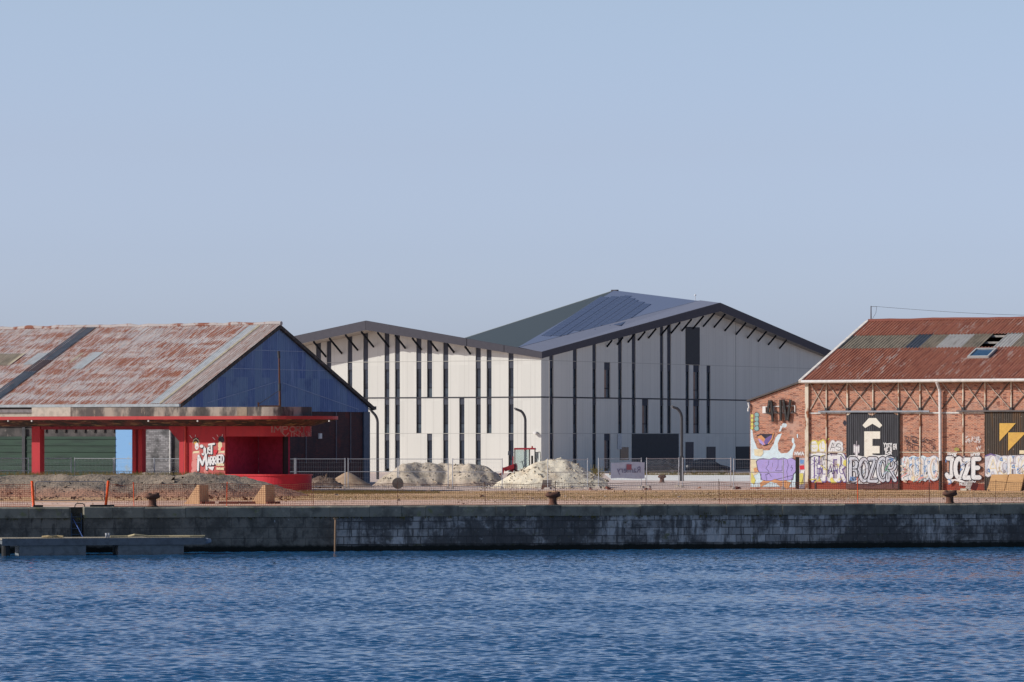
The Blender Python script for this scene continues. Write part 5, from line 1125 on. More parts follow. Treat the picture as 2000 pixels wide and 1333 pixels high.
# solar panel rows
n_r = (P2b - V0).cross(T_ - V0).normalized()
if n_r.z < 0: n_r = -n_r
def sh(px, py): return MF.hit(px, py, V0 + n_r * .015, n_r)
bot = [(1057, 656), (1078, 656), (1098, 655), (1118, 646), (1136, 645), (1153, 644), (1176, 636), (1196, 635)]
topp = [(1173, 580), (1188, 578.5), (1204, 578), (1221, 577.5), (1237, 583), (1252, 587), (1267, 591), (1281, 595)]
stp = sh(1078, 656) - sh(1057, 656); ax_ = (sh(1173, 580) - sh(1057, 656)).normalized(); ac = n_r.cross(ax_).normalized()
if ac.dot(stp) < 0: ac = -ac
wd_ = abs(stp.dot(ac))
offs = [(sh(*b_) - sh(*bot[0])).dot(ac) for b_ in bot]; offs.append(2 * offs[-1] - offs[-2])
for i_, (b_, t_) in enumerate(zip(bot, topp)):
    wd_ = max(.4, offs[i_ + 1] - offs[i_])
    p, q = sh(*b_), sh(*t_); ln_ = (q - p).dot(ax_); mb = MB(); c = ac * wd_ * .93
    P4 = [p, p + c, p + c + ax_ * ln_, p + ax_ * ln_]
    mb.face([v + n_r * .02 for v in P4], 0, [(0, 0), (0, wd_ * .93), (ln_, wd_ * .93), (ln_, 0)])
    for i in range(4): mb.face([P4[i], P4[(i + 1) % 4], P4[(i + 1) % 4] + n_r * .02, P4[i] + n_r * .02], 0, [(0, 0)] * 4)
    mb.build('solar_panel_row', PV, mh)
p = MF.fy(1046, 846, -.15); mb = MB(); mb.box(p.x - .16, p.x + .16, -.4, -.01, p.z - .1, p.z + .12); mb.build('camera', WHITE_PAINT, mh)
# ------------------------------------------------------------------ street lamps
lab = ['dark bent street lamp beside the corner of the blue gabled warehouse', 'dark bent street lamp rising behind the red tractor', 'dark bent street lamp before the black garage door of the hall']
for i, (px, D, hx, hy, py) in enumerate(((737.5, 345, -17, 797.5, 826), (1026, 352, -21, 797, 822), (1331.5, 331, -20, 793, 818))):
    t = thing('street_lamp', at(px, D), 0, lab[i], 'street lamp', 'bent street lamps on the quay')
    s_ = D / F; z1 = zat(py, D); zt = zat(hy, D); hxm = hx * s_
    mb = MB(); pts = [(0, 0, 0), (0, 0, z1)]
    for k in range(1, 7):
        a = R(48) * k / 6; rr = 1.1; pts.append((-rr * (1 - math.cos(a)), 0, z1 + rr * math.sin(a)))
    q = Vector(pts[-1]); pts.append((hxm + .1, 0, zt - .1)); mb.tube(pts, [.125] + [.115] * (len(pts) - 2) + [.10], 10); mb.build('pole', BLACK_POLE, t)
    mb = MB(); mb.bar((hxm + .18, 0, zt - .2), (hxm - .02, 0, zt), .15, .16); mb.build('lamp_head', plain('grey_lamp_head', (.28, .27, .26), .5), t)
    if i == 2:
        mb = MB(); mb.box(-.16, .16, -.16, .16, 0, 2.0); mb.build('base_sleeve', plain('pale_grey_sleeve', (.09, .09, .095), .6), t)

# ------------------------------------------------------------------ mounds
def fbm(x, y, s, seed): return mnoise.fractal(Vector((x * s + seed, y * s - seed, seed * .7)), 1.0, 2.0, 6)
def mound(name, label, peaks, slope, m, seed, bounds, res=.14, rough=.25, pw_=1.0, clods=0, cm=None, sq=1.0):
    x0, x1, y0, y1 = bounds; nx_, ny_ = int((x1 - x0) / res), int((y1 - y0) / res)
    cx, cy = (x0 + x1) / 2, (y0 + y1) / 2; H = {}
    def hgt(x, y):
        h = -9
        for (a0, b0, c0), (a1, b1, c1) in zip(peaks[:-1], peaks[1:]) if len(peaks) > 1 else [(peaks[0], peaks[0])]:
            dx_, dy_ = a1 - a0, b1 - b0; L2 = dx_ * dx_ + dy_ * dy_
            t = 0 if L2 == 0 else min(1, max(0, ((x - a0) * dx_ + (y - b0) * dy_) / L2))
            h = max(h, c0 + (c1 - c0) * t - slope * math.sqrt((x - a0 - dx_ * t) ** 2 + (y - b0 - dy_ * t) ** 2 + .02) + slope * .14)
        h += rough * (fbm(x, y, .55, seed)) * .8 + rough * .35 * fbm(x, y, 2.2, seed + 5)
        return h if h > -.08 else -.08
    mb = MB(); ids = {}
    for j in range(ny_ + 1):
        for i in range(nx_ + 1):
            x, y = x0 + i * res, y0 + j * res; ids[i, j] = len(mb.v); mb.v.append((x - cx, y - cy, hgt(x, y)))
    for j in range(ny_):
        for i in range(nx_):
            q = [ids[i, j], ids[i + 1, j], ids[i + 1, j + 1], ids[i, j + 1]]
            if max(mb.v[k][2] for k in q) > -.07: mb.f.append(tuple(q)); mb.m.append(0); mb.uv += [(0, 0)] * 4
    r_ = random.Random(seed)
    for k in range(clods):
        x, y = r_.uniform(x0, x1), r_.uniform(y0, (y0 + y1) / 2 + 1); h = hgt(x, y)
        if h < .02 and r_.random() < .6: continue
        s_ = r_.uniform(.04, .13) if r_.random() < .9 else r_.uniform(.12, .24); c = Vector((x - cx, y - cy, max(h, 0)))
        vs_ = [c + Vector((r_.gauss(0, 1), r_.gauss(0, 1), r_.gauss(0, .8))).normalized() * s_ * r_.uniform(.6, 1.1) for _ in range(6)]
        i0 = len(mb.v); mb.v += [tuple(v) for v in vs_]
        for f in ((0, 1, 2), (0, 2, 3), (0, 3, 4), (0, 4, 1), (5, 2, 1), (5, 3, 2), (5, 4, 3), (5, 1, 4)): mb.f.append(tuple(i0 + a for a in f)); mb.m.append(0); mb.uv += [(0, 0)] * 3
    o = mb.build(name, m, None, True); o.location = (cx, cy, 0)
    return tag(o, label, 'mound')
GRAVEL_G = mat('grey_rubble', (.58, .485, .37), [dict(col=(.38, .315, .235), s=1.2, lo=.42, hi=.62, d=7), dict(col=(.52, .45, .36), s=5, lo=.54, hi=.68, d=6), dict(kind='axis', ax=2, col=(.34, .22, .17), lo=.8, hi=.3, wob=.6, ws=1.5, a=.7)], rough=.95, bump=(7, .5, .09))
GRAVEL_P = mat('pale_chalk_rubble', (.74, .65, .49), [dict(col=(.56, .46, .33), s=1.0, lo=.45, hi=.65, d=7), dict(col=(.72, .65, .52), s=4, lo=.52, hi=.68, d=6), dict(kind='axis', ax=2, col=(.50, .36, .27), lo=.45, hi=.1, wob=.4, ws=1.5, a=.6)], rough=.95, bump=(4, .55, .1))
SAND = mat('tan_sand', (.42, .29, .185), [dict(col=(.33, .21, .13), s=1.5, lo=.45, hi=.65, d=6)], rough=.95, bump=(9, .4, .04))
DARKSOIL = mat('dark_brown_soil', (.14, .09, .065), [dict(col=(.25, .18, .13), s=2, lo=.5, hi=.65, d=6)], rough=.95, bump=(7, .9, .1))
def pk(px, py, D): p = at(px, D); return (p.x, D, zat(py, D))
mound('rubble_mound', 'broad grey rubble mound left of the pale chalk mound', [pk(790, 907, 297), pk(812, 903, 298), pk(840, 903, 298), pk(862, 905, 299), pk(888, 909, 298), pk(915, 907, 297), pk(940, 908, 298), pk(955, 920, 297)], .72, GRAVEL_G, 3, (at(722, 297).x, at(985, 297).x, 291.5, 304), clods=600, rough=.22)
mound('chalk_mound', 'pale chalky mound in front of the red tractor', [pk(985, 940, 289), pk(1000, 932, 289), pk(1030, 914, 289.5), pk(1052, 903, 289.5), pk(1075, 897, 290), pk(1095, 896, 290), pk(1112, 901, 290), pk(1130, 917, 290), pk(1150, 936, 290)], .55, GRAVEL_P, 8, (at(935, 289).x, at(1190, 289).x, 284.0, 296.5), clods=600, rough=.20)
mound('sand_heap', 'small pointed tan sand heap in front of the dark brick gable', [pk(679, 922, 292)], .62, SAND, 12, (at(630, 292).x, at(735, 292).x, 288.5, 296), rough=.06, res=.1)
mound('soil_heap', 'small dark soil heap beside the red kiosk plinth', [pk(640, 930, 288), pk(622, 930, 288), pk(612, 934, 288)], .75, DARKSOIL, 15, (at(600, 288).x, at(668, 288).x, 285.5, 291), rough=.15, res=.1, clods=120)
BERM = mat('grey_brown_earth', (.29, .225, .165), [
    dict(col=(.20, .155, .115), s=.7, lo=.45, hi=.65, d=7), dict(col=(.29, .24, .185), s=2.5, st=(1, 1, 2), lo=.52, hi=.68, d=6),
    dict(kind='axis', ax=2, col=(.40, .20, .125), lo=1.0, hi=.7, wob=.7, ws=.25, a=.85, mask=(.10, .36, .46)),
    dict(col=(.05, .048, .045), s=1.1, st=(.6, 1, 2.2), lo=.56, hi=.62, d=6, a=.9, mask=(.09, .47, .56))], rough=.95, bump=(6, .9, .12))
pks = []
for px in range(-60, 440, 40): pks.append(pk(px, 926 + 1.5 * math.sin(px * .06) + (7 if px < 20 else 0), 250 + .8 * math.sin(px * .03)))
for px, py in ((445, 929), (460, 930), (475, 931), (490, 934), (500, 938)): pks.append(pk(px, py, 251))
mound('earth_berm', 'long low grey brown earth bank in front of the red kiosk', pks, .30, BERM, 21, (at(-70, 250).x, at(600, 250).x, 233.5, 262), res=.17, rough=.20, clods=1400)

# ------------------------------------------------------------------ tractor behind the chalk mound
TD = 302.0
tr = thing('tractor', at(1030, TD), R(0), 'red tractor loader standing behind the pale chalk mound', 'tractor')
def ps(px, py): p = at(px, TD); return p.x - at(1030, TD).x, zat(py, TD)
xa, zt = ps(1004, 878); xb, _ = ps(1046, 878); zf = ps(0, 908)[1]
mb = MB(); b = [(xa - .02, -.75, zt - .02), (xb - .03, -.75, zt - .02), (xb + .06, .75, zt - .02), (xa - .02, .75, zt - .02)]; mb.hexa(b, [(p[0] * .97, p[1] * .93, zt + .10) for p in b]); cabr = mb.build('cab_roof', TR_RED, tr)
mb = MB(); mb.tube([(xb - .25, 0, zt + .1), (xb - .25, 0, zt + .24)], [.07, .05], 8); mb.build('beacon', plain('amber_red_beacon', (.5, .1, .05), .4), cabr)
mb = MB()
for (x, y, dx_) in ((xa + .06, -.7, 0), (xa + .06, .7, 0), (xb - .45, -.7, 0), (xb - .45, .7, 0), (xb - .04, -.7, 0), (xb - .04, .7, 0)): mb.bar((x, y, .95), (x + dx_, y, zt - .025), .075)
mb.box(xa + .1, xb - .1, -.72, -.66, zf - .5, zf - .42); mb.build('cab_frame', FRAME_DARK, tr)
for y in (-.71, .71):
    mb = MB(); mb.box(xa + .11, xb - .5, y - .006, y + .006, 1.15, zt - .03); mb.build('window', CAB_GLASS, tr)
mb = MB(); mb.box(xa + .02, xa + .03, -.65, .65, 1.15, zt - .03); mb.build('windscreen', CAB_GLASS, tr)
mb = MB(); mb.box(xb - .62, xb - .2, -.28, .28, .9, 1.35); mb.box(xb - .32, xb - .18, -.28, .28, 1.351, 2.2); mb.build('seat', plain('black_seat', (.02, .02, .022), .8), tr)
mb = MB(); mb.tube([(xa + .75, 0, 1.2), (xa + .6, 0, 1.75)], .03, 6); mb.tube([(xa + .6 + .18 * math.cos(t * .7854), .18 * math.sin(t * .7854), 1.78 + .06 * math.cos(t * .7854)) for t in range(9)], .02, 6); mb.build('steering_wheel', TYRE, tr)
xd0, xd1 = xb - .02, ps(1056, 880)[0]; zd = ps(0, 883)[1]
mb = MB()
for (a, c) in (((xd0, zd - .05), (xd1 - .04, zd)), ((xd1 - .04, zd), (xd1, 1.5)), ((xd1, 1.5), (xd1 - .1, 1.15))): mb.bar((a[0], -.74, a[1]), (c[0], -.9, c[1]), .05)
dr_ = mb.build('door', FRAME_DARK, tr); mb = MB(); mb.face([(xd0 + .02, -.75, zd - .08), (xd1 - .06, -.88, zd - .03), (xd1 - .03, -.88, 1.5), (xd0 + .02, -.75, 1.2)]); mb.build('pane', CAB_GLASS, dr_)
mb = MB(); mb.box(xa - .35, xb + .9, -.45, .45, .55, .93); mb.box(xb + .08, xb + .9, -.4, .4, .931, 1.35); mb.build('body', TR_RED, tr)
mb = MB(); mb.tube([(xa - .08, -.62, 1.0), (xa - .06, -.62, 2.15)], .045, 8); mb.build('exhaust', TR_RED, tr)
mb = MB()
for y in (-.62, .62):
    e0, e1_, e2_ = ps(1010, 909), ps(985, 911), ps(981, 927)
    mb.bar((e0[0], y, e0[1]), (e1_[0], y, e1_[1] - .25), .16, .3); mb.bar((e1_[0] - .03, y, e1_[1] - .1), (e2_[0], y, e2_[1]), .16, .28)
mb.build('loader_arm', TR_RED, tr)
mb = MB(); mb.box(xa - .3, xa + .25, -.6, .6, 1.1, 1.48); mb.build('fender', TR_RED, tr)
bxx = ps(978, 928)[0]; mb = MB()
mb.hexa([(bxx - .1, -.95, .35), (bxx + .15, -.95, .3), (bxx + .15, .95, .3), (bxx - .1, .95, .35)], [(bxx - .5, -.95, .75), (bxx + .12, -.95, .95), (bxx + .12, .95, .95), (bxx - .5, .95, .75)]); mb.build('bucket', plain('worn_red_bucket', (.26, .05, .04), .6), tr)
for (x, y, r) in ((xa - .1, -.72, .48), (xa - .1, .72, .48), (xb - .3, -.8, .72), (xb - .3, .8, .72)):
    mb = MB(); mb.tube([(x, y - .17, r), (x, y + .17, r)], r, 20); w_ = mb.build('wheel', TYRE, tr); mb = MB(); mb.tube([(x, y - .185, r), (x, y + .185, r)], r * .55, 14); mb.build('rim', plain('pale_rim', (.5, .45, .4), .5), w_)
mm_ = ps(994, 884); mb = MB(); mb.bar((mm_[0], -.85, mm_[1] - .2), (mm_[0] + .02, -.85, mm_[1] + .1), .16, .05); mb.bar((mm_[0], -.85, mm_[1]), (xa, -.72, mm_[1]), .03); mb.build('mirror', CHROME, tr)

# ------------------------------------------------------------------ cars behind the fence
def make_car(label):
    c = thing('parked_car', (0, 0, 0), 0, label, 'car', 'dark cars parked before the hall')
    #  x, half width, sill, belt, roof, roof half width
    st = [(-2.12, .62, .42, .78, .80, .60), (-2.0, .80, .26, .88, .92, .70), (-1.75, .86, .22, .93, 1.0, .72), (-1.25, .88, .2, .95, 1.36, .60), (-.7, .88, .2, .95, 1.46, .60), (.0, .88, .2, .94, 1.47, .60), (.45, .88, .2, .93, 1.38, .60), (1.15, .87, .2, .90, .95, .70), (1.75, .84, .22, .80, .82, .68), (2.02, .76, .26, .70, .72, .60), (2.14, .60, .34, .60, .62, .50)]
    mb = MB(); rings = []
    for (x, w_, zb_, zl, zr_, wr_) in st:
        i0 = len(mb.v); mb.v += [(x, -w_ * .92, zb_), (x, -w_, (zb_ + zl) / 2), (x, -w_ * .97, zl), (x, -wr_, zr_), (x, wr_, zr_), (x, w_ * .97, zl), (x, w_, (zb_ + zl) / 2), (x, w_ * .92, zb_)]; rings.append(i0)
    for a, b in zip(rings[:-1], rings[1:]):
        for k in range(8): k2 = (k + 1) % 8; mb.f.append((a + k, a + k2, b + k2, b + k)); mb.m.append(0); mb.uv += [(0, 0)] * 4
    mb.f.append(tuple(rings[0] + k for k in range(8))); mb.f.append(tuple(rings[-1] + k for k in reversed(range(8)))); mb.m += [0, 0]; mb.uv += [(0, 0)] * 16
    mb.build('body', CAR_PAINT, c, True)
    for s_ in (-1, 1):
        for (q0, q1) in (((-1.45, 1.0, -1.12, 1.34), (-.35, 1.0, -.35, 1.41)), ((-.28, 1.0, -.28, 1.41), (.95, .97, .45, 1.33))):
            mb = MB(); f = lambda z: s_ * (.87 - (z - .94) * .53)
            mb.face([(q0[0], f(q0[1]), q0[1]), (q1[0], f(q1[1]), q1[1]), (q1[2], f(q1[3]), q1[3]), (q0[2], f(q0[3]), q0[3])]); mb.build('window', CAR_GLASS, c)
        mb = MB(); mb.hexa([(1.8, s_ * .66, .62), (2.07, s_ * .54, .60), (2.06, s_ * .70, .58), (1.85, s_ * .83, .62)], [(1.7, s_ * .66, .80), (1.98, s_ * .54, .73), (1.95, s_ * .70, .72), (1.75, s_ * .83, .78)]); mb.build('headlight', CHROME, c)
        for x in (-1.3, 1.35):
            mb = MB(); mb.tube([(x, s_ * .70, .31), (x, s_ * .90, .31)], .31, 18); w_ = mb.build('wheel', TYRE, c); mb = MB(); mb.tube([(x, s_ * .80, .31), (x, s_ * .912, .31)], .19, 12); mb.build('rim', plain('grey_rim', (.09, .09, .095), .5), w_)
        mb = MB(); mb.box(.6, .8, s_ * 1.0 - .09, s_ * 1.0 + .09, .95, 1.07); mb.build('mirror', CAR_PAINT, c)
    return c
DC = 384.0
c1 = make_car('dark car behind the fence panels, its nose behind the lamp pole'); c1.location = at(1287, DC); c1.rotation_euler = (0, 0, R(-8))
c2 = copy_tree(c1); c2.location = at(1383, DC); c2.rotation_euler = (0, 0, R(-4)); c2['label'] = 'dark hatchback car before the plum doors, right of the lamp pole'

# ------------------------------------------------------------------ site fence panels
def make_panel(label):
    t = thing('fence_panel', (0, 0, 0), 0, label, 'fence panel', 'steel mesh site fence panels')
    Wp, H0, H1 = 3.42, .06, 2.06
    mb = MB()
    for x in (0, Wp): mb.tube([(x, 0, 0.02), (x, 0, H1 + .06)], .032, 6)
    for z in (H0 + .1, 1.17, H1): mb.tube([(.026, 0, z), (Wp - .026, 0, z)], .021, 6)
    mb.build('tube_frame', GALV, t)
    mb = MB(); n = 28
    for k in range(1, n): x = Wp * k / n; mb.bar((x, 0, H0 + .11), (x, 0, H1 - .02), .005)
    for z in (.4, .75, 1.5, 1.8): mb.bar((.03, .004, z), (Wp - .03, .004, z), .005)
    mb.build('wire_mesh', GALV, t)
    for x in (0, Wp):
        mb = MB(); mb.hexa([(x - .11, -.35, 0), (x + .11, -.35, 0), (x + .11, .35, 0), (x - .11, .35, 0)], [(x - .08, -.3, .14), (x + .08, -.3, .14), (x + .08, .3, .14), (x - .08, .3, .14)]); mb.build('concrete_foot', plain('concrete_foot', (.36, .31, .27), .9), t)
    return t
FP = [(479, 284.5, 0, 'fence panel half hidden behind the right end of the red plinth'), (578, 285, 0, 'fence panel in front of the brick gable, above the dark soil heap'), (680, 285, 1, 'fence panel before the sand heap and the blue grey gable corner'),
      (779, 284, 0, 'fence panel before the highest part of the grey rubble mound'), (884, 283, 0, 'fence panel before the gap between the grey and the chalk mound'), (1070, 281, 36, 'fence panel turned edgeways across the middle of the chalk mound'),
      (1169, 287, 27, 'fence panel carrying the mirrored white company banner'), (1263, 290, 46, 'short looking fence panel just left of the third lamp pole'), (1333, 290, 0, 'fence panel in front of the right hand parked car'), (1433, 281, 4, 'fence panel overlapping the left edge of the purple graffiti wall')]
p0 = None
for (px, D, yaw, lb) in FP:
    o = make_panel(lb) if p0 is None else copy_tree(p0)
    p0 = p0 or o
    o['label'] = lb; o.location = at(px, D); o.rotation_euler = (0, 0, R(yaw))
for (px, lb) in ((-18, 'fence panel left of the front red column, before the green doors'), (64, 'fence panel right of the front red column, before the green doors'), (146, 'fence panel before the right end of the green doors'), (224, 'fence panel before the light blue door and dark red columns'), (302, 'fence panel before the sooty grey brick infill')):
    o = copy_tree(p0); D = 293 - (px - 64) * .02; o['label'] = lb; o['group'] = 'fence panels behind the kiosk'; o.location = at(px, D); o.rotation_euler = (0, 0, A31)
# banner on the fence, seen from behind
bd = 286.6
bn = thing('banner', at(1192, bd), R(27), 'white mesh banner with mirrored blue lettering and red square', 'banner')
bw_, bz1, bz0 = 2.72, zat(903.5, bd), zat(935, bd)
mb = MB(); nn_ = 12
for k in range(nn_):
    for j in range(4):
        def pt_(k, j): x = bw_ * k / nn_; z = bz0 + (bz1 - bz0) * j / 4; return (x, -.05 - .03 * math.sin(k * .9) * (1 - abs(j - 2) / 2), z + .03 * math.sin(k * .5 + j))
        mb.face([pt_(k, j), pt_(k + 1, j), pt_(k + 1, j + 1), pt_(k, j + 1)])
mb.build('cloth', plain('grey_white_mesh_cloth', (.58, .63, .73), .9, var=.1), bn, True)
cu = bpy.data.curves.new('lettering', 'FONT'); cu.body = 'Ramery'; cu.size = .62; cu.align_x = 'CENTER'; cu.extrude = .002
tmp = bpy.data.objects.new('tmp', cu); COL.objects.link(tmp); dg = bpy.context.evaluated_depsgraph_get(); me = bpy.data.meshes.new_from_object(tmp.evaluated_get(dg)); bpy.data.objects.remove(tmp)
lt = bpy.data.objects.new('lettering', me); COL.objects.link(lt); lt.parent = bn; me.materials.clear(); me.materials.append(plain('faded_blue_print', (.24, .235, .36), .9))
cx_ = bw_ * .53
for v in me.vertices: x, y, z = v.co; v.co = (cx_ - x, -.095 + z, bz0 + .40 + y)
mb = MB(); mb.box(cx_ - .2, cx_ + .2, -.1, -.094, bz1 - .52, bz1 - .14); mb.build('red_square', plain('faded_red_print', (.40, .15, .18), .9), bn)

# ------------------------------------------------------------------ bollards
def make_bollard(lb):
    t = thing('bollard', (0, 0, 0), 0, lb, 'bollard', 'rusty mooring bollards along the quay edge')
    mb = MB(); mb.lathe([(.30, 0), (.30, .04), (.22, .06), (.205, .12), (.20, .40), (.22, .44)], seg=20); mb.build('stem', RUSTY, t, True)
    mb = MB(); mb.lathe([(.20, -.04), (.33, .0), (.41, .06), (.42, .13), (.37, .20), (.22, .25), (.04, .26)], (0, 0, .42), 24, scale=(1.0, .75)); mb.lathe([(.10, 0), (.15, .07), (.12, .13), (.03, .15)], (.24, -.02, .58), 12); mb.lathe([(.12, 0), (.16, .06), (.12, .11), (.03, .13)], (-.2, -.02, .58), 12); mb.build('head', RUSTY, t, True)
    return t
b0 = None
for (px, py, lb) in ((293, 989.5, 'rusty bollard on the quay edge left of the tan concrete blocks'), (1087, 987.5, 'rusty bollard on the quay edge below the chalk mound'), (1816, 982, 'rusty bollard on the quay edge before the graffiti brick wall')):
    o = make_bollard(lb) if b0 is None else copy_tree(b0); b0 = b0 or o
    q = QF.hit(px, py, (0, 0, .01), (0, 0, 1)); o['label'] = lb; o.location = W_(QF, Vector((q.x, .5, .015))); o.rotation_euler = (0, 0, R(13 + (0 if px > 300 else 20)))
o = copy_tree(b0); o['label'] = 'small distant rusty bollard beside the third lamp pole'; o.location = at(1293, 322); o.scale = (.85, .85, .85)
# ------------------------------------------------------------------ orange net fence and barrier
NY = 1.15
def nq(px): q = QF.hit(px, 986, (0, 0, 0), (0, 0, 1)); return QF.fy(px, 960, NY).x
posts = [-20, 60]
secs = [(-20, 60), (215, 262), (262, 443), (443, 612), (612, 777), (777, 948), (948, 1085), (1085, 1262), (1262, 1405), (1405, 1545), (1545, 1676), (1676, 1816), (1816, 1945), (1945, 2040)]
marks = ['left of the orange sleeved barrier', 'just right of the orange sleeved barrier', 'across the bollard and left tan block', 'before the right tan block and kiosk plinth', 'below the sand heap', 'below the grey rubble mound', 'below the left flank of the chalk mound', 'right of the middle bollard', 'below the white road', 'below the corner of the purple graffiti', 'before the dark slot and corner post', 'before the black sliding door', 'right of the third bollard', 'before the leaning plywood boards']
r_ = random.Random(31)
NET_D = plain('dark_net_plastic', (.36, .17, .12), .8, var=.3)  # darker, browner plastic for the remaining net sections
for (a, b), mk in zip(secs, marks):
    NETM = NET_ORANGE if a < 500 or 1400 < a < 1700 else NET_D
    x0, x1 = nq(a), nq(b); mb = MB(); H = 1.16; n = int((x1 - x0) / .1); sag = r_.uniform(.02, .09)
    def pz(x, t):
        f = (x - x0) / (x1 - x0); return (x, NY + .05 * math.sin(x * 2.1 + t * 3) * t, .03 + (H - sag * 4 * f * (1 - f) + .012 * math.sin(x * 5)) * t)
    for k in range(n + 1):
        x = x0 + (x1 - x0) * k / n; w_ = .015 if NETM is NET_ORANGE else .0105
        for j in range(4): t0, t1 = j / 4, (j + 1) / 4; p, q = pz(x, t0), pz(x + .03 * math.sin(k), t1); mb.face([(p[0] - w_ / 2, p[1], p[2]), (p[0] + w_ / 2, p[1], p[2]), (q[0] + w_ / 2, q[1], q[2]), (q[0] - w_ / 2, q[1], q[2])])
    for j in range(12):
        t = j / 11; w_ = (.015 if NETM is NET_ORANGE else .0105) if 0 < j < 11 else .026; m_ = max(4, int((x1 - x0) / .35))
        for k in range(m_):
            p, q = pz(x0 + (x1 - x0) * k / m_, t), pz(x0 + (x1 - x0) * (k + 1) / m_, t); mb.face([(p[0], p[1] - .004, p[2] - w_ / 2), (q[0], q[1] - .004, q[2] - w_ / 2), (q[0], q[1] - .004, q[2] + w_ / 2), (p[0], p[1] - .004, p[2] + w_ / 2)])
    o = mb.build('safety_net', NETM); o.location = (QF.o[0], QF.o[1], 0); o.rotation_euler = (0, 0, QF.a); tag(o, 'orange plastic net section ' + mk, 'net fence', 'orange net sections along the quay')
    if b > 1990: continue
    mb = MB(); lean_ = r_.uniform(-.05, .05); mb.tube([(0, 0, 0), (lean_, 0, 1.35 + r_.uniform(-.1, .12))], .014 if b not in (262, 443, 1676, 1085) else .022, 6)
    if b == 60: continue
    o = mb.build('net_post', RUSTY if b not in (262, 443, 1676) else ORANGE); o.location = W_(QF, Vector((x1, NY + .03, 0))); o.rotation_euler = (0, 0, QF.a)
    tag(o, ('thin orange' if b in (262, 443, 1676) else 'thin rusty') + ' post ending the net ' + mk, 'post', 'thin posts holding the net')
# barrier
bar = thing('barrier', W_(QF, Vector((QF.fy(69, 985, .8).x, .8, .02))), QF.a, 'grey mesh barrier between two orange sleeved posts above the ladder', 'barrier')
Lb = QF.fy(204, 985, .8).x - QF.fy(69, 985, .8).x
mb = MB(); rr = .12
pts = [(0, 0, .32), (0, 0, 1.3 - rr), (rr * .3, 0, 1.3 - rr * .3), (rr, 0, 1.3), (Lb - rr, 0, 1.3), (Lb - rr * .3, 0, 1.3 - rr * .3), (Lb, 0, 1.3 - rr), (Lb, 0, .32)]
mb.tube(pts, .02, 6); mb.tube([(0, 0, .33), (Lb, 0, .33)], .02, 6); mb.build('tube_frame', plain('grey_tube', (.22, .22, .24), .5), bar)
mb = MB()
for k in range(1, 40): x = Lb * k / 40; mb.bar((x, 0, .34), (x, 0, 1.29), .006)
for k in range(1, 10): z = .33 + .097 * k; mb.bar((.02, .006, z), (Lb - .02, .006, z), .006)
mb.build('wire_mesh', plain('grey_wire', (.16, .16, .17), .5), bar)
for (x, ln_) in ((-.13, -.06), (Lb + .13, .1)):
    mb = MB(); pts = []; rs_ = []
    for k in range(45): z = .02 + 1.32 * k / 44; pts.append((x - ln_ * .7 + ln_ * 1.4 * k / 44, -.03, z)); rs_.append(.078 if k % 2 else .066)
    rs_[-1] = .045; mb.tube(pts, rs_, 10); mb.build('orange_sleeve', ORANGE, bar)
    mb = MB(); mb.box(x + (.0 if x < 0 else -.9), x + (.5 if x < 0 else .35), -.28, -.12, 0, .1); mb.build('foot', plain('black_foot', (.03, .03, .032), .8), bar)
# ------------------------------------------------------------------ tan concrete blocks and kerb stones
def block(px, lb):
    D = 221.5; t = thing('concrete_block', at(px, D), R(-38), lb, 'concrete block', 'tan wedge shaped concrete blocks on the quay')
    mb = MB(); w_, h_ = .75, 1.02
    prof = [(-1.15, 0), (-.95, .12), (-.16, h_), (0, h_), (.02, 0)]
    f0 = [(p[0], 0, p[1]) for p in prof]; f1 = [(p[0], w_, p[1]) for p in prof]
    mb.face(f0); mb.face(f1[::-1])
    for i in range(5): j = (i + 1) % 5; mb.face([f0[i], f0[j], f1[j], f1[i]])
    o = mb.build('wedge', BLOCK_TAN, t); bv = o.modifiers.new('bevel', 'BEVEL'); bv.width = .02; bv.segments = 2
    mb = MB(); mb.box(.03, .16, .02, w_ + .3, 0, .13); mb.build('base_kerb', plain('dark_red_kerb', (.14, .05, .035), .9), t); return t
block(389, 'tan wedge concrete block nearer the left bollard'); block(518, 'tan wedge concrete block in front of the rounded red plinth')
for (px, ln_, lb) in ((410, .55, 'short dark red kerb stone between the tan blocks'), (463, 2.0, 'long dark red kerb stone between the tan blocks')):
    mb = MB(); mb.hexa([(-ln_ / 2, -.1, 0), (ln_ / 2, -.1, 0), (ln_ / 2, .1, 0), (-ln_ / 2, .1, 0)], [(-ln_ / 2 + .02, -.09, .13), (ln_ / 2 - .02, -.09, .14), (ln_ / 2 - .02, .09, .14), (-ln_ / 2 + .02, .09, .13)]); o = mb.build('kerb_stone', plain('dull_red_stone', (.16, .06, .045), .9, var=.4)); o.location = at(px, 221.5); tag(o, lb, 'kerb stone')
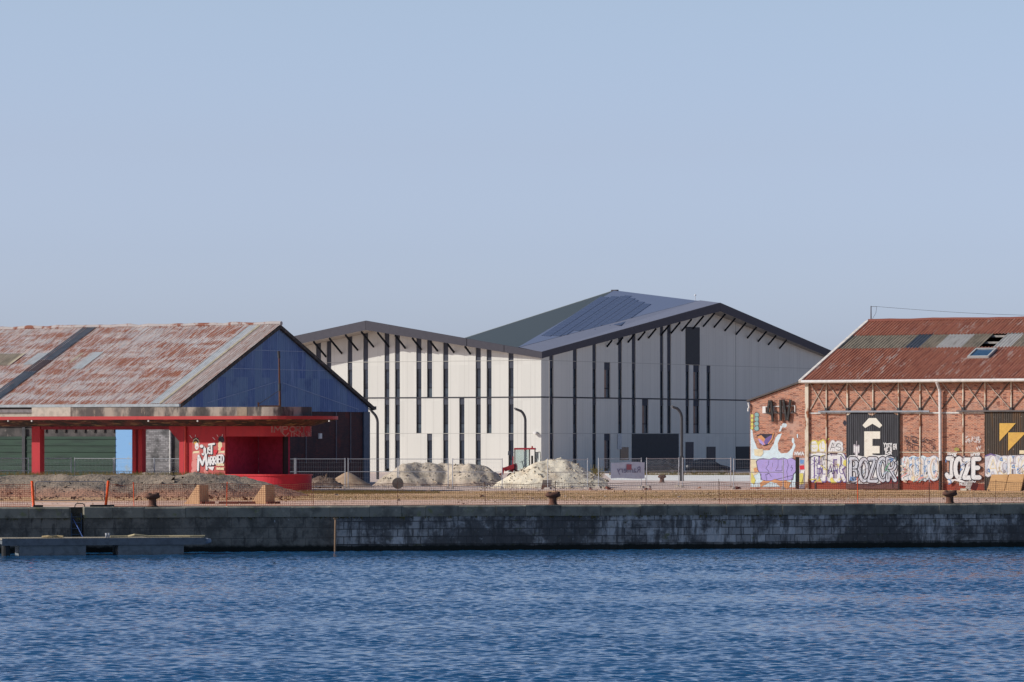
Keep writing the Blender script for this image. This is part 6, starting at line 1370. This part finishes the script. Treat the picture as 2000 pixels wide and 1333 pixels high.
# ------------------------------------------------------------------ small things on the site
mb = MB(); mb.tube([(0, -.04, 0), (0, .04, .02)], .39, 28); o = mb.build('round_slab', plain('grey_round_slab', (.20, .18, .155), .9, var=.4)); o.location = at(777, 282.5, .39); tag(o, 'grey round slab standing on edge before the rubble mound', 'slab')
D = 281.5; mb = MB(); mb.hexa([(-.36, 0, 0), (.28, 0, 0), (.28, .05, 0), (-.36, .05, 0)], [(-.24, .35, .64), (.40, .35, .64), (.40, .40, .64), (-.24, .40, .64)]); o = mb.build('leaning_board', mat('brown_grey_board', (.16, .13, .11), [dict(kind='axis', ax=2, col=(.13, .06, .04), lo=.45, hi=.3, wob=.2, ws=3, a=.9)])); o.location = at(1067, D); tag(o, 'brown grey board leaning at the foot of the chalk mound', 'board')
for (px0, px1, ty, lb) in ((1928, 1963, 927, 'tan plywood board with grey smear leaning on the brown door'), (1962.5, 1995, 926, 'tan plywood board leaning on the brown door, right of the other')):
    a, b = RS.fy(px0, 957, -.7).x, RS.fy(px1, 957, -.7).x; zt_ = RS.fy(px0, ty, -.2).z; t = thing('plywood_board', W_(RS, Vector((a, -.75, 0))), A31, lb, 'board', 'plywood boards leaning on the warehouse door')
    mb = MB(); w_ = b - a; mb.hexa([(0, 0, 0), (w_, 0, 0), (w_, .03, 0), (0, .03, 0)], [(.1, .55, zt_), (w_ + .05, .55, zt_), (w_ + .05, .58, zt_), (.1, .58, zt_)]); mb.build('sheet', TIMBER, t)
    mb = MB(); mb.hexa([(w_ - .06, -.03, 0), (w_ - .02, -.03, 0), (w_ - .02, -.004, 0), (w_ - .06, -.004, 0)], [(w_ - .01, .52, zt_), (w_ + .03, .52, zt_), (w_ + .03, .546, zt_), (w_ - .01, .546, zt_)]); mb.build('batten', plain('tan_batten', (.34, .19, .08), .8), t)
q = RS.fy(1897, 957, -.9); t = thing('broken_block', W_(RS, Vector((q.x, -.9, 0))), A31, 'white and dark red broken masonry block beside the plywood boards', 'block')
mb = MB(); mb.bar((-.25, 0, .1), (.0, .1, .62), .3, .4); o = mb.build('white_face', plain('white_masonry', (.62, .6, .55), .9), t)
mb = MB(); mb.bar((.12, .02, .06), (.30, .1, .5), .22, .42); mb.build('brick_side', plain('dark_red_masonry', (.13, .03, .03), .9), t); mb = MB(); mb.box(-.75, -.3, -.1, .2, 0, .14); mb.build('fallen_piece', plain('cream_masonry', (.55, .5, .4), .9), t)
r_ = random.Random(77)
for i, (px, D, s_, lb) in enumerate(((1186, 279, .34, 'broken red brick lump right of the chalk mound'), (1192, 279, .22, 'smaller red brick lump touching the larger one'), (1154, 279.5, .18, 'flat red brick lump at the toe of the chalk mound'), (1262, 279, .22, 'red brick lump below the right post of the banner'), (1270, 279, .16, 'tiny red brick lump right of the banner post'), (1440, 281, .40, 'dark red rubble lump left of the purple graffiti'), (1366, 285, .25, 'orange brick lump before the white road'))):
    mb = MB(); vs_ = []
    for k in range(14): d_ = Vector((r_.gauss(0, 1), r_.gauss(0, 1), abs(r_.gauss(0, .7)))).normalized(); vs_.append((d_.x * s_ * r_.uniform(.6, 1), d_.y * s_ * .7, d_.z * s_ * r_.uniform(.5, .8)))
    bmx = bmesh.new(); [bmx.verts.new(v) for v in vs_]; bmesh.ops.convex_hull(bmx, input=bmx.verts); me = bpy.data.meshes.new('rubble_lump'); bmx.to_mesh(me); bmx.free(); me.materials.append(plain('brick_lump', (.24, .085, .06) if i < 5 else (.12, .04, .035) if i == 5 else (.4, .2, .12), .95)); o = bpy.data.objects.new('rubble_lump', me); COL.objects.link(o); o.location = at(px, D, -.01); tag(o, lb, 'rubble', 'brick lumps on the ground')
# yellow reeds
REED = plain('dry_yellow_reed', (.42, .33, .12), .9, var=.4)
t = thing('dry_shrub', at(1163, 292), 0, 'dry yellow shrub beside the chalk mound and banner', 'shrub'); mb = MB()
for k in range(70):
    a = r_.uniform(-.6, .6); h_ = r_.uniform(.6, 1.7); x, y = r_.gauss(0, .15), r_.gauss(0, .15); dx = a * .5 + .12; mb.face([(x - .014, y, 0), (x + .014, y, 0), (x + dx * h_ + .007, y, h_), (x + dx * h_ - .007, y, h_)])
mb.build('stems', REED, t)
mb = MB()
for k in range(240): a = r_.uniform(-.5, .6); h_ = r_.uniform(.2, 1.3); x = a * h_ * .6 + r_.gauss(.05, .12); y = r_.gauss(0, .15); mb.face([(x, y, h_), (x + .05, y + .02, h_ + .02), (x + .07, y, h_ + .08), (x + .01, y, h_ + .06)])
mb.build('leaves', plain('dry_yellow_leaf', (.36, .29, .10), .9, var=.4), t)
# dry grass on the quay and in front of the hall
GRASS = mat('dry_grass_blades', (.24, .165, .055), [dict(col=(.15, .13, .04), s=.35, lo=.45, hi=.6, d=4), dict(col=(.36, .26, .11), s=1.3, lo=.55, hi=.7)], rough=.95)
mb = MB()
def blade(x, y, h, z=0): a, b = r_.uniform(-.06, .06), r_.uniform(-.05, .05); mb.face([(x - .012, y, z), (x + .012, y, z), (x + a, y + b, z + h)])
for k in range(26000):
    px = r_.uniform(520, 2030); D = r_.uniform(232, 268); p = at(px, D)
    if mnoise.noise(Vector((p.x * .10, D * .22, 2))) < -.12: continue
    blade(p.x, D, r_.uniform(.02, .07))
for k in range(5000):
    px = r_.gauss(690, 60) if r_.random() < .7 else r_.uniform(540, 860); D = r_.gauss(264, 2.0); p = at(px, D); blade(p.x, D, r_.uniform(.05, .22))
for k in range(2200): px = r_.uniform(1190, 1475); D = r_.gauss(381, 1.0); p = at(px, D); blade(p.x, D, r_.uniform(.08, .4))
for k in range(1500): px = r_.uniform(-30, 440); D = r_.gauss(250.3, .6); p = at(px, D); blade(p.x, D, r_.uniform(.05, .28), zat(928, 250))
o = mb.build('dry_grass', GRASS); tag(o, 'low dry yellowish grass on the quay', 'grass', kind='stuff')
# loose stones
mb = MB()
for k in range(2600):
    px = r_.uniform(-20, 2020); D = r_.uniform(219, 283); p = at(px, D)
    if px < 560 and 234 < D < 262: continue
    s_ = r_.uniform(.015, .05) if r_.random() < .95 else r_.uniform(.05, .11); vs_ = [(p.x + r_.gauss(0, s_), D + r_.gauss(0, s_), abs(r_.gauss(0, s_ * .8))) for _ in range(3)]
    mb.face(vs_); mb.face([vs_[0], (p.x + s_, D - s_, 0), vs_[1]]); mb.face([vs_[1], (p.x - s_, D - s_, 0), vs_[2]])
o = mb.build('gravel', mat('mixed_stones', (.46, .32, .23), [dict(col=(.33, .2, .14), s=2, lo=.4, hi=.6), dict(col=(.5, .42, .34), s=1.2, lo=.56, hi=.62)], rough=.95)); tag(o, 'loose stones scattered on the quay', 'gravel', kind='stuff')
